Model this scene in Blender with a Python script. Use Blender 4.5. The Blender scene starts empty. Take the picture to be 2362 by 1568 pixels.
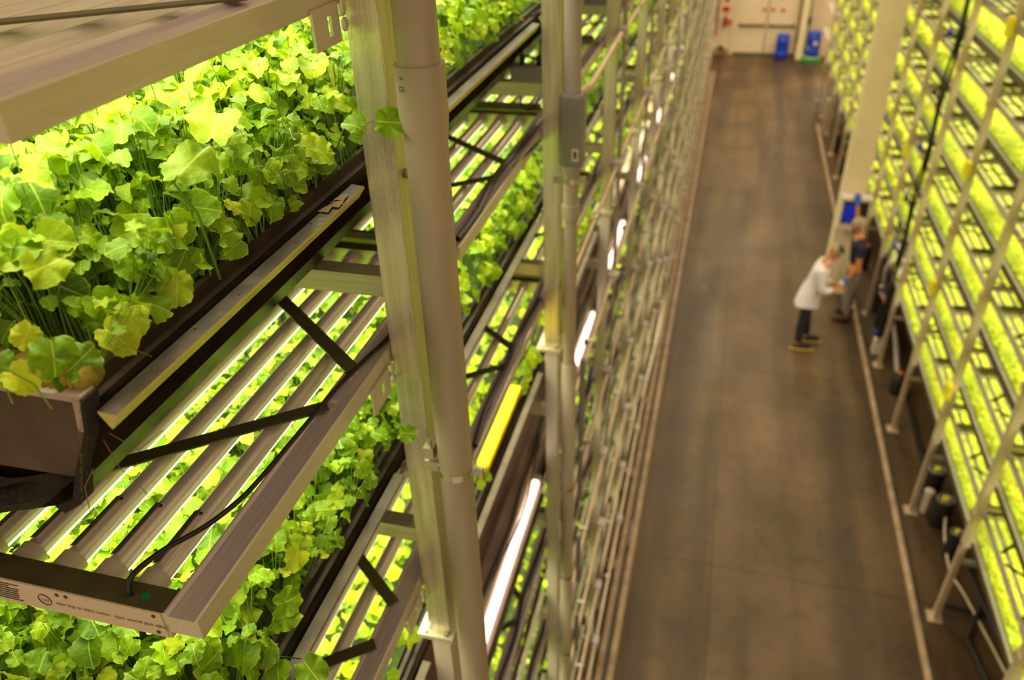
import bpy, math, random
import numpy as np
from mathutils import Vector, Matrix
random.seed(7); RNG = np.random.default_rng(11)
SC = bpy.context.scene; COL = SC.collection
# ------------------------------------------------------------------ camera, world, exposure
cam_d = bpy.data.cameras.new('camera'); cam = bpy.data.objects.new('camera', cam_d); COL.objects.link(cam)
RW = [[0.967109, 0.113283, -0.227743], [0.252576, -0.53357, 0.807161], [-0.030079, -0.838135, -0.544633]]
M = Matrix([[RW[i][0], -RW[i][1], -RW[i][2], 0] for i in range(3)] + [[0, 0, 0, 1]])
cam.matrix_world = M
cam_d.sensor_fit = 'HORIZONTAL'; cam_d.sensor_width = 36; cam_d.lens = 1805.469 / 2362 * 36
cam_d.clip_start = .02; cam_d.clip_end = 100
cam_d.dof.use_dof = True; cam_d.dof.focus_distance = 1.02; cam_d.dof.aperture_fstop = 3.6
SC.camera = cam
W = bpy.data.worlds.new('world'); SC.world = W; W.use_nodes = True
W.node_tree.nodes['Background'].inputs[0].default_value = (1, .75, .44, 1)
W.node_tree.nodes['Background'].inputs[1].default_value = .66
SC.view_settings.view_transform = 'Standard'; SC.view_settings.look = 'None'
SC.view_settings.exposure = 0.0; SC.view_settings.gamma = 1; SC.view_settings.use_curve_mapping = False
SC.cycles.max_bounces = 7; SC.cycles.diffuse_bounces = 3; SC.cycles.glossy_bounces = 3; SC.cycles.transmission_bounces = 3
LED_W = 10.5                      # watts per metre of grow-light frame
LED_COL = (1, .93, .62)
H = -5.468; P = 1.22; SL = .605; SR = .575
# ------------------------------------------------------------------ materials
def mat(name, col, rough=.5, metal=0, bump=0, bscale=40, var=0, vscale=8, emit=None, estr=0, stretch=None, spec=.5, coat=0):
    m = bpy.data.materials.new(name); m.use_nodes = True; nt = m.node_tree; b = nt.nodes['Principled BSDF']
    b.inputs['Base Color'].default_value = (*col, 1); b.inputs['Roughness'].default_value = rough
    b.inputs['Metallic'].default_value = metal; b.inputs['Specular IOR Level'].default_value = spec
    b.inputs['Coat Weight'].default_value = coat
    tc = nt.nodes.new('ShaderNodeTexCoord'); mp = nt.nodes.new('ShaderNodeMapping')
    nt.links.new(tc.outputs['Object'], mp.inputs[0])
    if stretch: mp.inputs['Scale'].default_value = stretch
    if var:
        n = nt.nodes.new('ShaderNodeTexNoise'); n.inputs['Scale'].default_value = vscale; n.inputs['Detail'].default_value = 6
        nt.links.new(mp.outputs[0], n.inputs[0]); r = nt.nodes.new('ShaderNodeValToRGB')
        r.color_ramp.elements[0].position = .3; r.color_ramp.elements[1].position = .7
        r.color_ramp.elements[0].color = (*[c * (1 - var) for c in col], 1); r.color_ramp.elements[1].color = (*[min(1, c * (1 + var)) for c in col], 1)
        nt.links.new(n.outputs[0], r.inputs[0]); nt.links.new(r.outputs[0], b.inputs['Base Color'])
    if bump:
        n = nt.nodes.new('ShaderNodeTexNoise'); n.inputs['Scale'].default_value = bscale
        nt.links.new(mp.outputs[0], n.inputs[0]); bp = nt.nodes.new('ShaderNodeBump'); bp.inputs['Strength'].default_value = bump
        bp.inputs['Distance'].default_value = .005
        nt.links.new(n.outputs[0], bp.inputs['Height']); nt.links.new(bp.outputs[0], b.inputs['Normal'])
    if emit:
        b.inputs['Emission Color'].default_value = (*emit, 1); b.inputs['Emission Strength'].default_value = estr
        m.cycles.emission_sampling = 'NONE'
    return m
def leaf_mat(name, dark, light, hue2, transl=.34):
    m = bpy.data.materials.new(name); m.use_nodes = True; nt = m.node_tree; nt.nodes.clear(); N = nt.nodes.new; L = nt.links.new
    out = N('ShaderNodeOutputMaterial'); at = N('ShaderNodeAttribute'); at.attribute_name = 'tint'
    ramp = N('ShaderNodeValToRGB'); e = ramp.color_ramp.elements
    e[0].color = (*dark, 1); e[1].color = (*hue2, 1); x = ramp.color_ramp.elements.new(.55); x.color = (*light, 1)
    L(at.outputs['Fac'], ramp.inputs[0])
    uv = N('ShaderNodeUVMap'); uv.uv_map = 'leaf'; sp = N('ShaderNodeSeparateXYZ'); L(uv.outputs[0], sp.inputs[0])
    def mth(op, a, b=None, c=None):
        n = N('ShaderNodeMath'); n.operation = op
        for i, v in enumerate((a, b, c)):
            if v is None: continue
            if isinstance(v, (int, float)): n.inputs[i].default_value = v
            else: L(v, n.inputs[i])
        return n.outputs[0]
    ax = mth('ABSOLUTE', sp.outputs[0])
    mid = mth('LESS_THAN', ax, .018)
    ph = mth('SUBTRACT', sp.outputs[1], mth('MULTIPLY', ax, .85))
    side = mth('LESS_THAN', mth('ABSOLUTE', mth('SUBTRACT', mth('FRACT', mth('MULTIPLY', ph, 4.3)), .5)), .040)
    vein = mth('MULTIPLY', mth('MAXIMUM', mid, mth('MULTIPLY', side, .30)), .42)
    rad = mth('SQRT', mth('ADD', mth('POWER', ax, 2), mth('POWER', mth('SUBTRACT', sp.outputs[1], .47), 2)))
    edge = mth('MULTIPLY', mth('GREATER_THAN', rad, .455), .22)
    mx = N('ShaderNodeMix'); mx.data_type = 'RGBA'; L(mth('MAXIMUM', vein, edge), mx.inputs[0]); L(ramp.outputs[0], mx.inputs[6])
    mx.inputs[7].default_value = (*[min(1, c * 1.3 + .08) for c in hue2], 1)
    ns = N('ShaderNodeTexNoise'); ns.inputs['Scale'].default_value = 9; tc = N('ShaderNodeMapping'); L(uv.outputs[0], tc.inputs[0]); L(tc.outputs[0], ns.inputs[0])
    bp = N('ShaderNodeBump'); bp.inputs['Strength'].default_value = .45; bp.inputs['Distance'].default_value = .003
    L(mth('SUBTRACT', ns.outputs[0], mth('MULTIPLY', vein, .6)), bp.inputs['Height'])
    p = N('ShaderNodeBsdfPrincipled'); p.inputs['Roughness'].default_value = .45; p.inputs['Specular IOR Level'].default_value = .35
    L(mx.outputs[2], p.inputs['Base Color']); L(bp.outputs[0], p.inputs['Normal'])
    t = N('ShaderNodeBsdfTranslucent'); tm = N('ShaderNodeMix'); tm.data_type = 'RGBA'; tm.blend_type = 'MULTIPLY'; tm.inputs[0].default_value = 1
    L(mx.outputs[2], tm.inputs[6]); tm.inputs[7].default_value = (1, .95, .25, 1); L(tm.outputs[2], t.inputs[0])
    ms = N('ShaderNodeMixShader'); ms.inputs[0].default_value = transl; L(p.outputs[0], ms.inputs[1]); L(t.outputs[0], ms.inputs[2]); L(ms.outputs[0], out.inputs[0])
    return m
Mt = dict(
    post=mat('aluminium_post', (.62, .57, .40), .30, .75, .25, 60, .18, 6, stretch=(14, 14, 1)),
    rail=mat('aluminium_rail', (.62, .55, .44), .36, .4, .06, 50, .07, 9, stretch=(20, 1, 20)),
    railtop=mat('rail_top', (.60, .52, .54), .32, .25, .1, 50, .12, 9, stretch=(20, 1, 20)),
    arm=mat('arm_metal', (.58, .54, .36), .36, .5, .2, 60, .15, 9, stretch=(1, 16, 16)),
    dark=mat('dark_metal', (.13, .115, .06), .4, .4, .1, 50, .2, 20),
    tube=mat('tube_housing', (.74, .65, .58), .26, .25, .05, 80, .12, 6, stretch=(20, 1, 20)),
    socket=mat('socket_plastic', (.52, .44, .36), .5),
    lens=mat('tube_lens', (.8, .75, .65), .3, 0, emit=(1, .93, .78), estr=1.7),
    lens2=mat('bare_tube_lens', (.8, .75, .65), .3, 0, emit=(1, .90, .74), estr=2.2),
    label=mat('label_paper', (.62, .50, .38), .6), ink=mat('print_ink', (.06, .05, .04), .6), green=mat('green_dot', (.0, .22, .05), .4),
    purple=mat('purple_dot', (.08, .02, .12), .4),
    liner=mat('glossy_black_liner', (.014, .010, .005), .30, 0, .6, 9, .3, 10, spec=.06),
    matte=mat('matte_black_liner', (.020, .014, .008), .6, 0, .6, 9, .4, 10, spec=0),
    wall=mat('trough_wall', (.045, .028, .018), .38, 0, .3, 30, .5, 14),
    lip=mat('lip_metal', (.12, .095, .085), .35, .3, .2, 50, .3, 18),
    lipdark=mat('lip_dark_metal', (.11, .085, .045), .45, .0, .2, 50, .3, 18),
    lipedge=mat('lip_edge', (.55, .48, .12), .35, .3),
    foam=mat('foam_panel', (.085, .055, .036), .85, 0, .5, 120, .25, 14), foamrim=mat('foam_rim', (.42, .32, .26), .7, 0, .5, 70, .25, 30),
    cloth=mat('black_fabric', (.012, .010, .008), .9, 0, .9, 160, .4, 60),
    fray=mat('frayed_threads', (.22, .15, .06), .9),
    root=mat('root_mat', (.30, .24, .02), .8, 0, .9, 60, .5, 35), soil=mat('growing_mat', (.035, .06, .008), .9, 0, .8, 80, .5, 30),
    soilR=mat('pale_growing_mat', (.30, .40, .01), .9, 0, .8, 60, .4, 20),
    yellow=mat('yellow_mat', (.80, .52, .0), .8, 0, .9, 60, .3, 8), pink=mat('bare_tray_mat', (.36, .25, .21), .7, 0, .5, 25, .2, 9),
    stem=mat('stem', (.16, .30, .03), .5),
    pvc=mat('pvc_pipe', (.34, .28, .20), .45, 0, .08, 30, .10, 5, stretch=(6, 6, 1)), pvcd=mat('grey_conduit', (.33, .28, .24), .45, 0, .05, 30, .1, 6),
    grey=mat('grey_box', (.20, .19, .18), .45, 0, 0, 10, .1, 9), conduit=mat('conduit_beige', (.62, .46, .31), .4, .35, .05, 30, .15, 6),
    jbox=mat('junction_box', (.44, .36, .34), .5, 0, .05, 30, .1, 8), clamp=mat('zinc_clamp', (.55, .52, .42), .25, .9),
    cable=mat('black_cable', (.012, .011, .010), .4), rpost=mat('right_post', (.70, .58, .38), .42, .3, .1, 40, .12, 3),
    cream=mat('cream_paint', (.84, .66, .47), .55, 0, .1, 20, .05, 3), column=mat('column_paint', (.86, .69, .46), .5, 0, .1, 20, .07, 2.2),
    curb=mat('curb_paint', (.42, .28, .17), .6, 0, .3, 30, .3, 7), channel=mat('floor_channel', (.10, .085, .075), .4, .3, 0, 10, .4, 4),
    blue=mat('blue_plastic', (.005, .045, .55), .35), bluelid=mat('blue_lid', (.03, .10, .55), .35), greenp=mat('green_plastic', (.02, .28, .04), .5),
    red=mat('red_paint', (.55, .02, .01), .35), white=mat('white_plastic', (.72, .60, .50), .4), orange=mat('orange_paint', (.65, .12, .02), .5),
    screen=mat('blue_screen', (.005, .01, .14), .2, 0, emit=(.01, .03, .5), estr=.5), black=mat('black_rubber', (.015, .013, .012), .5),
    yel=mat('yellow_plastic', (1, .86, .02), .4), skin=mat('skin', (.62, .24, .09), .5), coat=mat('lab_coat_cloth', (.82, .74, .78), .8, 0, .3, 25),
    trouser=mat('dark_trousers', (.018, .014, .022), .85), jeans=mat('grey_trousers', (.26, .21, .19), .85), navy=mat('navy_shirt', (.012, .012, .045), .8),
    sole=mat('yellow_sole', (.65, .42, .0), .5), shoe=mat('brown_shoe', (.045, .018, .008), .6), glove=mat('blue_glove', (.005, .11, .60), .4),
    hair=mat('dark_hair', (.05, .035, .02), .8), net=mat('hair_net', (.36, .27, .18), .7), eye=mat('eye', (.02, .015, .01), .3), lipm=mat('lips', (.40, .10, .07), .5),
    leaf=leaf_mat('kale_leaf', (.016, .095, .001), (.225, .42, .003), (.58, .68, .03)),
    leaf2=leaf_mat('round_leaf', (.03, .15, .001), (.32, .49, .003), (.58, .66, .015)),
    leafR=leaf_mat('fine_leaf', (.16, .27, .002), (.44, .50, .004), (.75, .64, .01), .3),
    leafY=leaf_mat('yellow_leaf', (.6, .45, .0), (.8, .62, .0), (.9, .7, .02), .3),
)
def floor_mat():
    m = bpy.data.materials.new('concrete_floor'); m.use_nodes = True; nt = m.node_tree; N = nt.nodes.new; L = nt.links.new; b = nt.nodes['Principled BSDF']
    tc = N('ShaderNodeTexCoord')
    def noise(sc, strc, det=6):
        mp = N('ShaderNodeMapping'); mp.inputs['Scale'].default_value = strc; L(tc.outputs['Object'], mp.inputs[0])
        n = N('ShaderNodeTexNoise'); n.inputs['Scale'].default_value = sc; n.inputs['Detail'].default_value = det; L(mp.outputs[0], n.inputs[0]); return n.outputs[0]
    def ramp(s, p0, c0, p1, c1):
        r = N('ShaderNodeValToRGB'); e = r.color_ramp.elements; e[0].position = p0; e[0].color = (*c0, 1); e[1].position = p1; e[1].color = (*c1, 1); L(s, r.inputs[0]); return r.outputs[0]
    def mul(a, b2, f=1):
        x = N('ShaderNodeMix'); x.data_type = 'RGBA'; x.blend_type = 'MULTIPLY'; x.inputs[0].default_value = f; L(a, x.inputs[6]); L(b2, x.inputs[7]); return x.outputs[2]
    base = ramp(noise(.9, (1, 1, 1)), .3, (.062, .034, .013), .7, (.150, .085, .036))
    lanes = ramp(noise(2.2, (1.4, .09, 1), 3), .40, (.55, .53, .50), .56, (1, 1, 1))       # tyre-polished lanes along the aisle
    spots = ramp(noise(9, (1, .7, 1)), .36, (.55, .5, .45), .46, (1, 1, 1))
    grain = ramp(noise(90, (1, 1, 1), 2), .3, (.85, .85, .85), .6, (1, 1, 1))
    c = mul(mul(mul(base, lanes), spots, .5), grain)
    w = N('ShaderNodeTexBrick'); w.offset = 0; w.inputs['Scale'].default_value = 1; w.inputs['Mortar Size'].default_value = .008; w.inputs['Brick Width'].default_value = 2.6; w.inputs['Row Height'].default_value = 3.1
    w.inputs['Color1'].default_value = w.inputs['Color2'].default_value = (1, 1, 1, 1); w.inputs['Mortar'].default_value = (.5, .45, .4, 1)
    L(tc.outputs['Object'], w.inputs[0]); c = mul(c, w.outputs[0])
    L(c, b.inputs['Base Color']); rr = ramp(noise(1.6, (1, .3, 1)), .3, (.32,) * 3, .7, (.6,) * 3); L(rr, b.inputs['Roughness'])
    return m
# ------------------------------------------------------------------ mesh helpers
class MB:
    def __init__(s): s.v = []; s.f = []; s.m = []
    def add(s, vs, fs, mi=0):
        o = len(s.v); s.v += [tuple(v) for v in vs]; s.f += [tuple(i + o for i in f) for f in fs]; s.m += [mi] * len(fs); return s
    def box(s, x0, x1, y0, y1, z0, z1, mi=0, top=None):
        vs = [(x, y, z) for z in (z0, z1) for y in (y0, y1) for x in (x0, x1)]
        fs = [(0, 2, 3, 1), (4, 5, 7, 6), (0, 1, 5, 4), (2, 6, 7, 3), (0, 4, 6, 2), (1, 3, 7, 5)]
        s.add(vs, fs, mi)
        if top is not None: s.m[-5] = top
        return s
    def prism(s, prof, y0, y1, mi=0, mis=None, cap=None, closed=True):   # profile in x,z run along y
        n = len(prof); vs = [(x, y0, z) for x, z in prof] + [(x, y1, z) for x, z in prof]
        o = len(s.v); s.v += vs; rng = range(n) if closed else range(n - 1)
        for i in rng:
            j = (i + 1) % n; s.f.append((o + i, o + j, o + n + j, o + n + i)); s.m.append(mis[i] if mis else mi)
        if closed:
            s.f += [tuple(o + i for i in range(n))[::-1], tuple(o + n + i for i in range(n))]; s.m += [mi if cap is None else cap] * 2
        return s
    def bar(s, a, b, w, t, mi=0, up=(0, 0, 1)):
        a = Vector(a); b = Vector(b); d = (b - a).normalized(); u = Vector(up); sd = d.cross(u).normalized(); u = sd.cross(d).normalized()
        vs = []
        for p in (a, b):
            for i, j in ((-1, -1), (1, -1), (1, 1), (-1, 1)): vs.append(p + sd * (w / 2 * i) + u * (t / 2 * j))
        return s.add(vs, [(0, 1, 2, 3), (7, 6, 5, 4), (0, 4, 5, 1), (1, 5, 6, 2), (2, 6, 7, 3), (3, 7, 4, 0)], mi)
    def tube(s, pts, r, n=10, mi=0, cap=True, mfun=None):
        pts = [Vector(p) for p in pts]; rs = r if isinstance(r, (list, tuple)) else [r] * len(pts); o = len(s.v); pu = None
        for i, p in enumerate(pts):
            d = (pts[min(i + 1, len(pts) - 1)] - pts[max(i - 1, 0)])
            d = d.normalized() if d.length > 1e-9 else Vector((0, 0, 1))
            if pu is None: pu = Vector((0, 0, 1)) if abs(d.z) < .9 else Vector((1, 0, 0))
            sd = d.cross(pu).normalized(); u = sd.cross(d).normalized(); pu = u
            for k in range(n):
                a = 2 * math.pi * (k + .5) / n; s.v.append(tuple(p + (sd * math.cos(a) + u * math.sin(a)) * rs[i]))
        for i in range(len(pts) - 1):
            for k in range(n):
                j = (k + 1) % n; s.f.append((o + i * n + k, o + i * n + j, o + (i + 1) * n + j, o + (i + 1) * n + k))
                s.m.append(mfun(2 * math.pi * (k + 1) / n) if mfun else mi)
        if cap:
            s.f += [tuple(o + k for k in range(n))[::-1], tuple(o + (len(pts) - 1) * n + k for k in range(n))]; s.m += [mi, mi]
        return s
    def ball(s, c, rx, ry, rz, nu=14, nv=9, mi=0):
        o = len(s.v)
        for i in range(nv + 1):
            t = math.pi * i / nv
            for k in range(nu):
                a = 2 * math.pi * k / nu; s.v.append((c[0] + rx * math.sin(t) * math.cos(a), c[1] + ry * math.sin(t) * math.sin(a), c[2] + rz * math.cos(t)))
        for i in range(nv):
            for k in range(nu):
                j = (k + 1) % nu; s.f.append((o + i * nu + k, o + (i + 1) * nu + k, o + (i + 1) * nu + j, o + i * nu + j)); s.m.append(mi)
        return s
    def lathe(s, c, prof, n=24, mi=0, mis=None):
        o = len(s.v)
        for r, z in prof:
            for k in range(n):
                a = 2 * math.pi * k / n; s.v.append((c[0] + r * math.cos(a), c[1] + r * math.sin(a), c[2] + z))
        for i in range(len(prof) - 1):
            for k in range(n):
                j = (k + 1) % n; s.f.append((o + i * n + k, o + i * n + j, o + (i + 1) * n + j, o + (i + 1) * n + k)); s.m.append(mis[i] if mis else mi)
        s.f += [tuple(o + k for k in range(n))[::-1], tuple(o + (len(prof) - 1) * n + k for k in range(n))]; s.m += [mi, mi]
        return s
    def build(s, name, mats, parent=None, smooth=False, bevel=0):
        if not isinstance(mats, (list, tuple)): mats = [mats]
        vs = s.v; loc = (0, 0, 0)
        if parent is None and vs:
            a = np.array(vs); mn = a.min(0); mx = a.max(0); loc = ((mn[0] + mx[0]) / 2, (mn[1] + mx[1]) / 2, mn[2]); vs = (a - np.array(loc)).tolist()
        me = bpy.data.meshes.new(name); me.from_pydata(vs, [], s.f)
        for m in mats: me.materials.append(m)
        me.polygons.foreach_set('material_index', s.m)
        if smooth: me.polygons.foreach_set('use_smooth', [True] * len(s.f))
        me.update(); ob = bpy.data.objects.new(name, me); COL.objects.link(ob)
        if smooth:
            md = ob.modifiers.new('edge', 'EDGE_SPLIT'); md.split_angle = math.radians(50)
        if bevel:
            md = ob.modifiers.new('bevel', 'BEVEL'); md.width = bevel; md.segments = 2; md.limit_method = 'ANGLE'
        if parent is None: ob.location = loc
        else: ob.parent = parent
        return ob
def tag(o, label=None, cat=None, group=None, kind=None):
    if label: o['label'] = label
    if cat: o['category'] = cat
    if group: o['group'] = group
    if kind: o['kind'] = kind
    return o
def thing(name, loc, label, cat, group=None, rz=0):
    o = bpy.data.objects.new(name, None); COL.objects.link(o); o.location = loc; o.rotation_euler[2] = rz; o.empty_display_size = .05
    return tag(o, label, cat, group)
def dup(o, parent=None):
    c = o.copy(); COL.objects.link(c)
    if parent is not None: c.parent = parent
    for ch in o.children: dup(ch, c)
    return c
def text(s, size, m, parent, loc, rot, name='lettering', align='CENTER'):
    cu = bpy.data.curves.new(name, 'FONT'); cu.body = s; cu.size = size; cu.align_x = align; cu.align_y = 'CENTER'; cu.materials.append(m)
    o = bpy.data.objects.new(name, cu); COL.objects.link(o); bpy.context.view_layer.update(); me = bpy.data.meshes.new_from_object(o); bpy.data.objects.remove(o); o = bpy.data.objects.new(name, me); COL.objects.link(o)
    o.parent = parent; o.location = loc; o.rotation_euler = rot; return o
ORD = ['topmost', 'second', 'third', 'fourth', 'fifth', 'sixth', 'seventh', 'eighth', 'lowest']
NTH = ['first', 'second', 'third', 'fourth', 'fifth', 'sixth', 'seventh', 'eighth', 'ninth', 'tenth', 'eleventh', 'twelfth', 'thirteenth', 'fourteenth', 'fifteenth', 'sixteenth', 'seventeenth', 'eighteenth', 'nineteenth', 'twentieth']
# ------------------------------------------------------------------ the setting
MB().box(-3.2, 3.9, -1.5, 23.8, H - .1, H).build('floor', floor_mat())['kind'] = 'structure'
MB().box(-3.2, 3.9, 23.8, 24.0, H, 1.6).build('wall_back', Mt['cream'])['kind'] = 'structure'
MB().box(-3.4, -3.2, -1.5, 24, H, 1.6).build('wall_left', Mt['cream'])['kind'] = 'structure'
MB().box(3.9, 4.1, -1.5, 24, H, 1.6).build('wall_right', Mt['cream'])['kind'] = 'structure'
# double door in the back wall
dr = bpy.data.objects.new('door_1', None); COL.objects.link(dr); dr.location = (.89, 23.8, H); dr['kind'] = 'structure'
f = MB(); f.box(-.92, -.83, -.05, 0, 0, 2.4).box(.83, .92, -.05, 0, 0, 2.4).box(-.92, .92, -.05, 0, 2.4, 2.5).build('door_frame', Mt['cream'], dr)
for s in (-1, 1):
    lf = MB().box(min(s * .01, s * .82), max(s * .01, s * .82), -.035, 0, .05, 2.39).build('door_leaf', Mt['cream'], dr, bevel=.004)
    MB().box(min(s * .05, s * .74), max(s * .05, s * .74), -.10, -.06, .76, .81).box(s * .1 - .02, s * .1 + .02, -.07, -.03, .74, .83).box(s * .7 - .02, s * .7 + .02, -.07, -.03, .74, .83).build('panic_bar', Mt['dark'], lf)
    MB().box(s * .11 - .045, s * .11 + .045, -.045, -.036, 1.14, 1.23).build('red_sticker', Mt['red'], lf)
    MB().box(min(s * .01, s * .82), max(s * .01, s * .82), -.04, -.034, .0, .05).build('door_sweep', Mt['dark'], lf)
MB().box(-.012, .012, -.05, 0, 0, 2.39).build('centre_seam', Mt['dark'], dr)
MB().box(.33, .42, -.045, -.033, 1.13, 1.22).build('small_sticker', Mt['red'], dr)
# curbs and floor channels
MB().box(-.375, -.325, -1.4, 21.6, H, H + .05).build('trim_1', Mt['curb'], bevel=.008)['kind'] = 'structure'
MB().box(-.46, -.415, -1.4, 21.6, H, H + .03).build('trim_2', Mt['curb'], bevel=.006)['kind'] = 'structure'
MB().box(-.415, -.375, -1.4, 21.6, H, H + .006).build('trim_3', Mt['channel'])['kind'] = 'structure'
MB().box(1.955, 2.0, -1.4, 17.6, H, H + .05).build('trim_4', Mt['curb'], bevel=.008)['kind'] = 'structure'
MB().box(2.0, 2.045, -1.4, 17.6, H, H + .006).build('trim_5', Mt['channel'])['kind'] = 'structure'
# ------------------------------------------------------------------ leaves
def leaf_tpl(nseg, rings, lobes=True, fold=.25, ruffle=.06, droop=.2, seed=0, wide=.98):
    r = random.Random(seed); ph = [r.uniform(0, 6.28) for _ in range(4)]; v = []; uv = []; fc = []
    if rings == 0:
        for k in range(nseg):
            a = 2 * math.pi * k / nseg; x = .5 * wide * math.sin(a); y = .5 - .5 * math.cos(a)
            v.append((x, y, abs(x) * fold - droop * (y - .3) ** 2)); uv.append((x, y))
        v.append((0, .5, -.04)); uv.append((0, .5))
        fc = [(k, (k + 1) % nseg, nseg) for k in range(nseg)]
    else:
        v.append((0, .45, 0)); uv.append((0, .45))
        for j in range(1, rings + 1):
            t = j / rings
            for k in range(nseg):
                a = 2 * math.pi * k / nseg
                rad = .5
                if lobes:
                    rad *= 1 + (.030 * math.sin(3 * a + ph[0]) + .035 * math.sin(7 * a + ph[1]) + .03 * math.sin(11 * a + ph[2]) + (.030 if k % 2 else -.030)) * t * t
                rad *= 1 - .32 * math.exp(-((a if a < math.pi else a - 2 * math.pi) / .35) ** 2) * t     # notch at the stalk
                x = rad * t * wide * math.sin(a); y = .47 - rad * t * math.cos(a)
                z = abs(x) * fold - droop * (y - .3) ** 2 + ruffle * t * t * math.sin(2 * a + ph[2]) + ruffle * .8 * t * t * t * math.sin(5 * a + ph[3]) + ruffle * .4 * t ** 3 * math.sin(9 * a + ph[0])
                v.append((x, y, z)); uv.append((x, y))
        for k in range(nseg): fc.append((0, 1 + (k + 1) % nseg, 1 + k))
        for j in range(rings - 1):
            for k in range(nseg):
                a = 1 + j * nseg + k; b = 1 + j * nseg + (k + 1) % nseg; fc.append((a, b, b + nseg, a + nseg))
    return np.array(v), np.array(uv), fc
HI = [leaf_tpl(34, 4, True, random.uniform(-.1, .6), random.uniform(.05, .14), random.uniform(.1, .55), i, random.uniform(.82, 1.05)) for i in range(8)]
MID = [leaf_tpl(12, 1, True, random.uniform(.05, .5), .08, random.uniform(.1, .5), 20 + i) for i in range(5)]
LO = [leaf_tpl(6, 0, False, random.uniform(.1, .5), 0, random.uniform(.1, .5), i, .8) for i in range(3)]
def frames(n, yaw):       # n (N,3) normals, yaw angle of the blade direction
    n = n / np.linalg.norm(n, axis=1, keepdims=True)
    d = np.stack([np.cos(yaw), np.sin(yaw), np.zeros_like(yaw)], 1); y = d - n * (d * n).sum(1, keepdims=True)
    y /= np.linalg.norm(y, axis=1, keepdims=True) + 1e-9; x = np.cross(y, n); return np.stack([x, y, n], 2)
def leaf_cloud(name, groups, mats, stems=None, parent=None, loc=(0, 0, 0), mi_of=None):
    """groups: list of (template, pos, normal, yaw, size, tint)"""
    V = []; UV = []; T = []; LI = []; LS = []; off = 0; MI = []
    for tpl, pos, nor, yaw, size, tint in groups:
        if len(pos) == 0: continue
        tv, tu, tf = tpl; R = frames(nor, yaw); c = tv - np.array([0, .45, 0])
        w = np.einsum('nij,kj->nki', R, c) * size[:, None, None] + pos[:, None, :]
        N, K = len(pos), len(tv); V.append(w.reshape(-1, 3)); T.append(np.repeat(tint, K))
        idx = np.concatenate([np.array(q) for q in tf]); sz = np.array([len(q) for q in tf])
        li = (idx[None, :] + (np.arange(N) * K)[:, None] + off).reshape(-1); LI.append(li); LS.append(np.tile(sz, N)); off += N * K
        UV.append(np.tile(tu[idx], (N, 1))); MI.append(np.zeros(N * len(tf), int))
    if stems is not None and len(stems[0]):
        A, B, r = stems; N = len(A); mid = (A + B) / 2 + np.stack([(B - A)[:, 0] * -.25, (B - A)[:, 1] * -.25, (B - A)[:, 2] * .12], 1)
        ring = np.array([[math.cos(a), math.sin(a), 0] for a in (0, 2.09, 4.19)]); P3 = []
        for q, s in ((A, 1.25), (mid, 1), (B, .8)): P3.append(q[:, None, :] + ring[None] * (r[:, None, None] * s))
        w = np.concatenate(P3, 1); V.append(w.reshape(-1, 3)); T.append(np.full(N * 9, .35)); tf = [(j * 3 + k, j * 3 + (k + 1) % 3, j * 3 + 3 + (k + 1) % 3, j * 3 + 3 + k) for j in (0, 1) for k in range(3)]
        idx = np.concatenate([np.array(q) for q in tf]); LI.append((idx[None, :] + (np.arange(N) * 9)[:, None] + off).reshape(-1)); LS.append(np.full(N * 6, 4)); off += N * 9
        UV.append(np.tile(np.array([[.3, .2]]), (N * 24, 1))); MI.append(np.ones(N * 6, int))
    V = np.concatenate(V) ; LI = np.concatenate(LI); LS = np.concatenate(LS); me = bpy.data.meshes.new(name)
    if parent is None and loc == (0, 0, 0):
        mn, mx = V.min(0), V.max(0); loc = ((mn[0] + mx[0]) / 2, (mn[1] + mx[1]) / 2, mn[2]); V = V - np.array(loc)
    me.vertices.add(len(V)); me.vertices.foreach_set('co', V.astype(np.float32).ravel())
    me.loops.add(len(LI)); me.loops.foreach_set('vertex_index', LI.astype(np.int32))
    me.polygons.add(len(LS)); me.polygons.foreach_set('loop_start', np.concatenate([[0], np.cumsum(LS)[:-1]]).astype(np.int32)); me.polygons.foreach_set('loop_total', LS.astype(np.int32))
    me.polygons.foreach_set('material_index', np.concatenate(MI).astype(np.int32)); me.polygons.foreach_set('use_smooth', np.ones(len(LS), bool))
    uvl = me.uv_layers.new(name='leaf'); uvl.data.foreach_set('uv', np.concatenate(UV).astype(np.float32).ravel())
    at = me.attributes.new('tint', 'FLOAT', 'POINT'); at.data.foreach_set('value', np.concatenate(T).astype(np.float32))
    for m in mats: me.materials.append(m)
    me.update(calc_edges=True); o = bpy.data.objects.new(name, me); COL.objects.link(o); o.location = loc
    if parent: o.parent = parent
    return o
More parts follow.
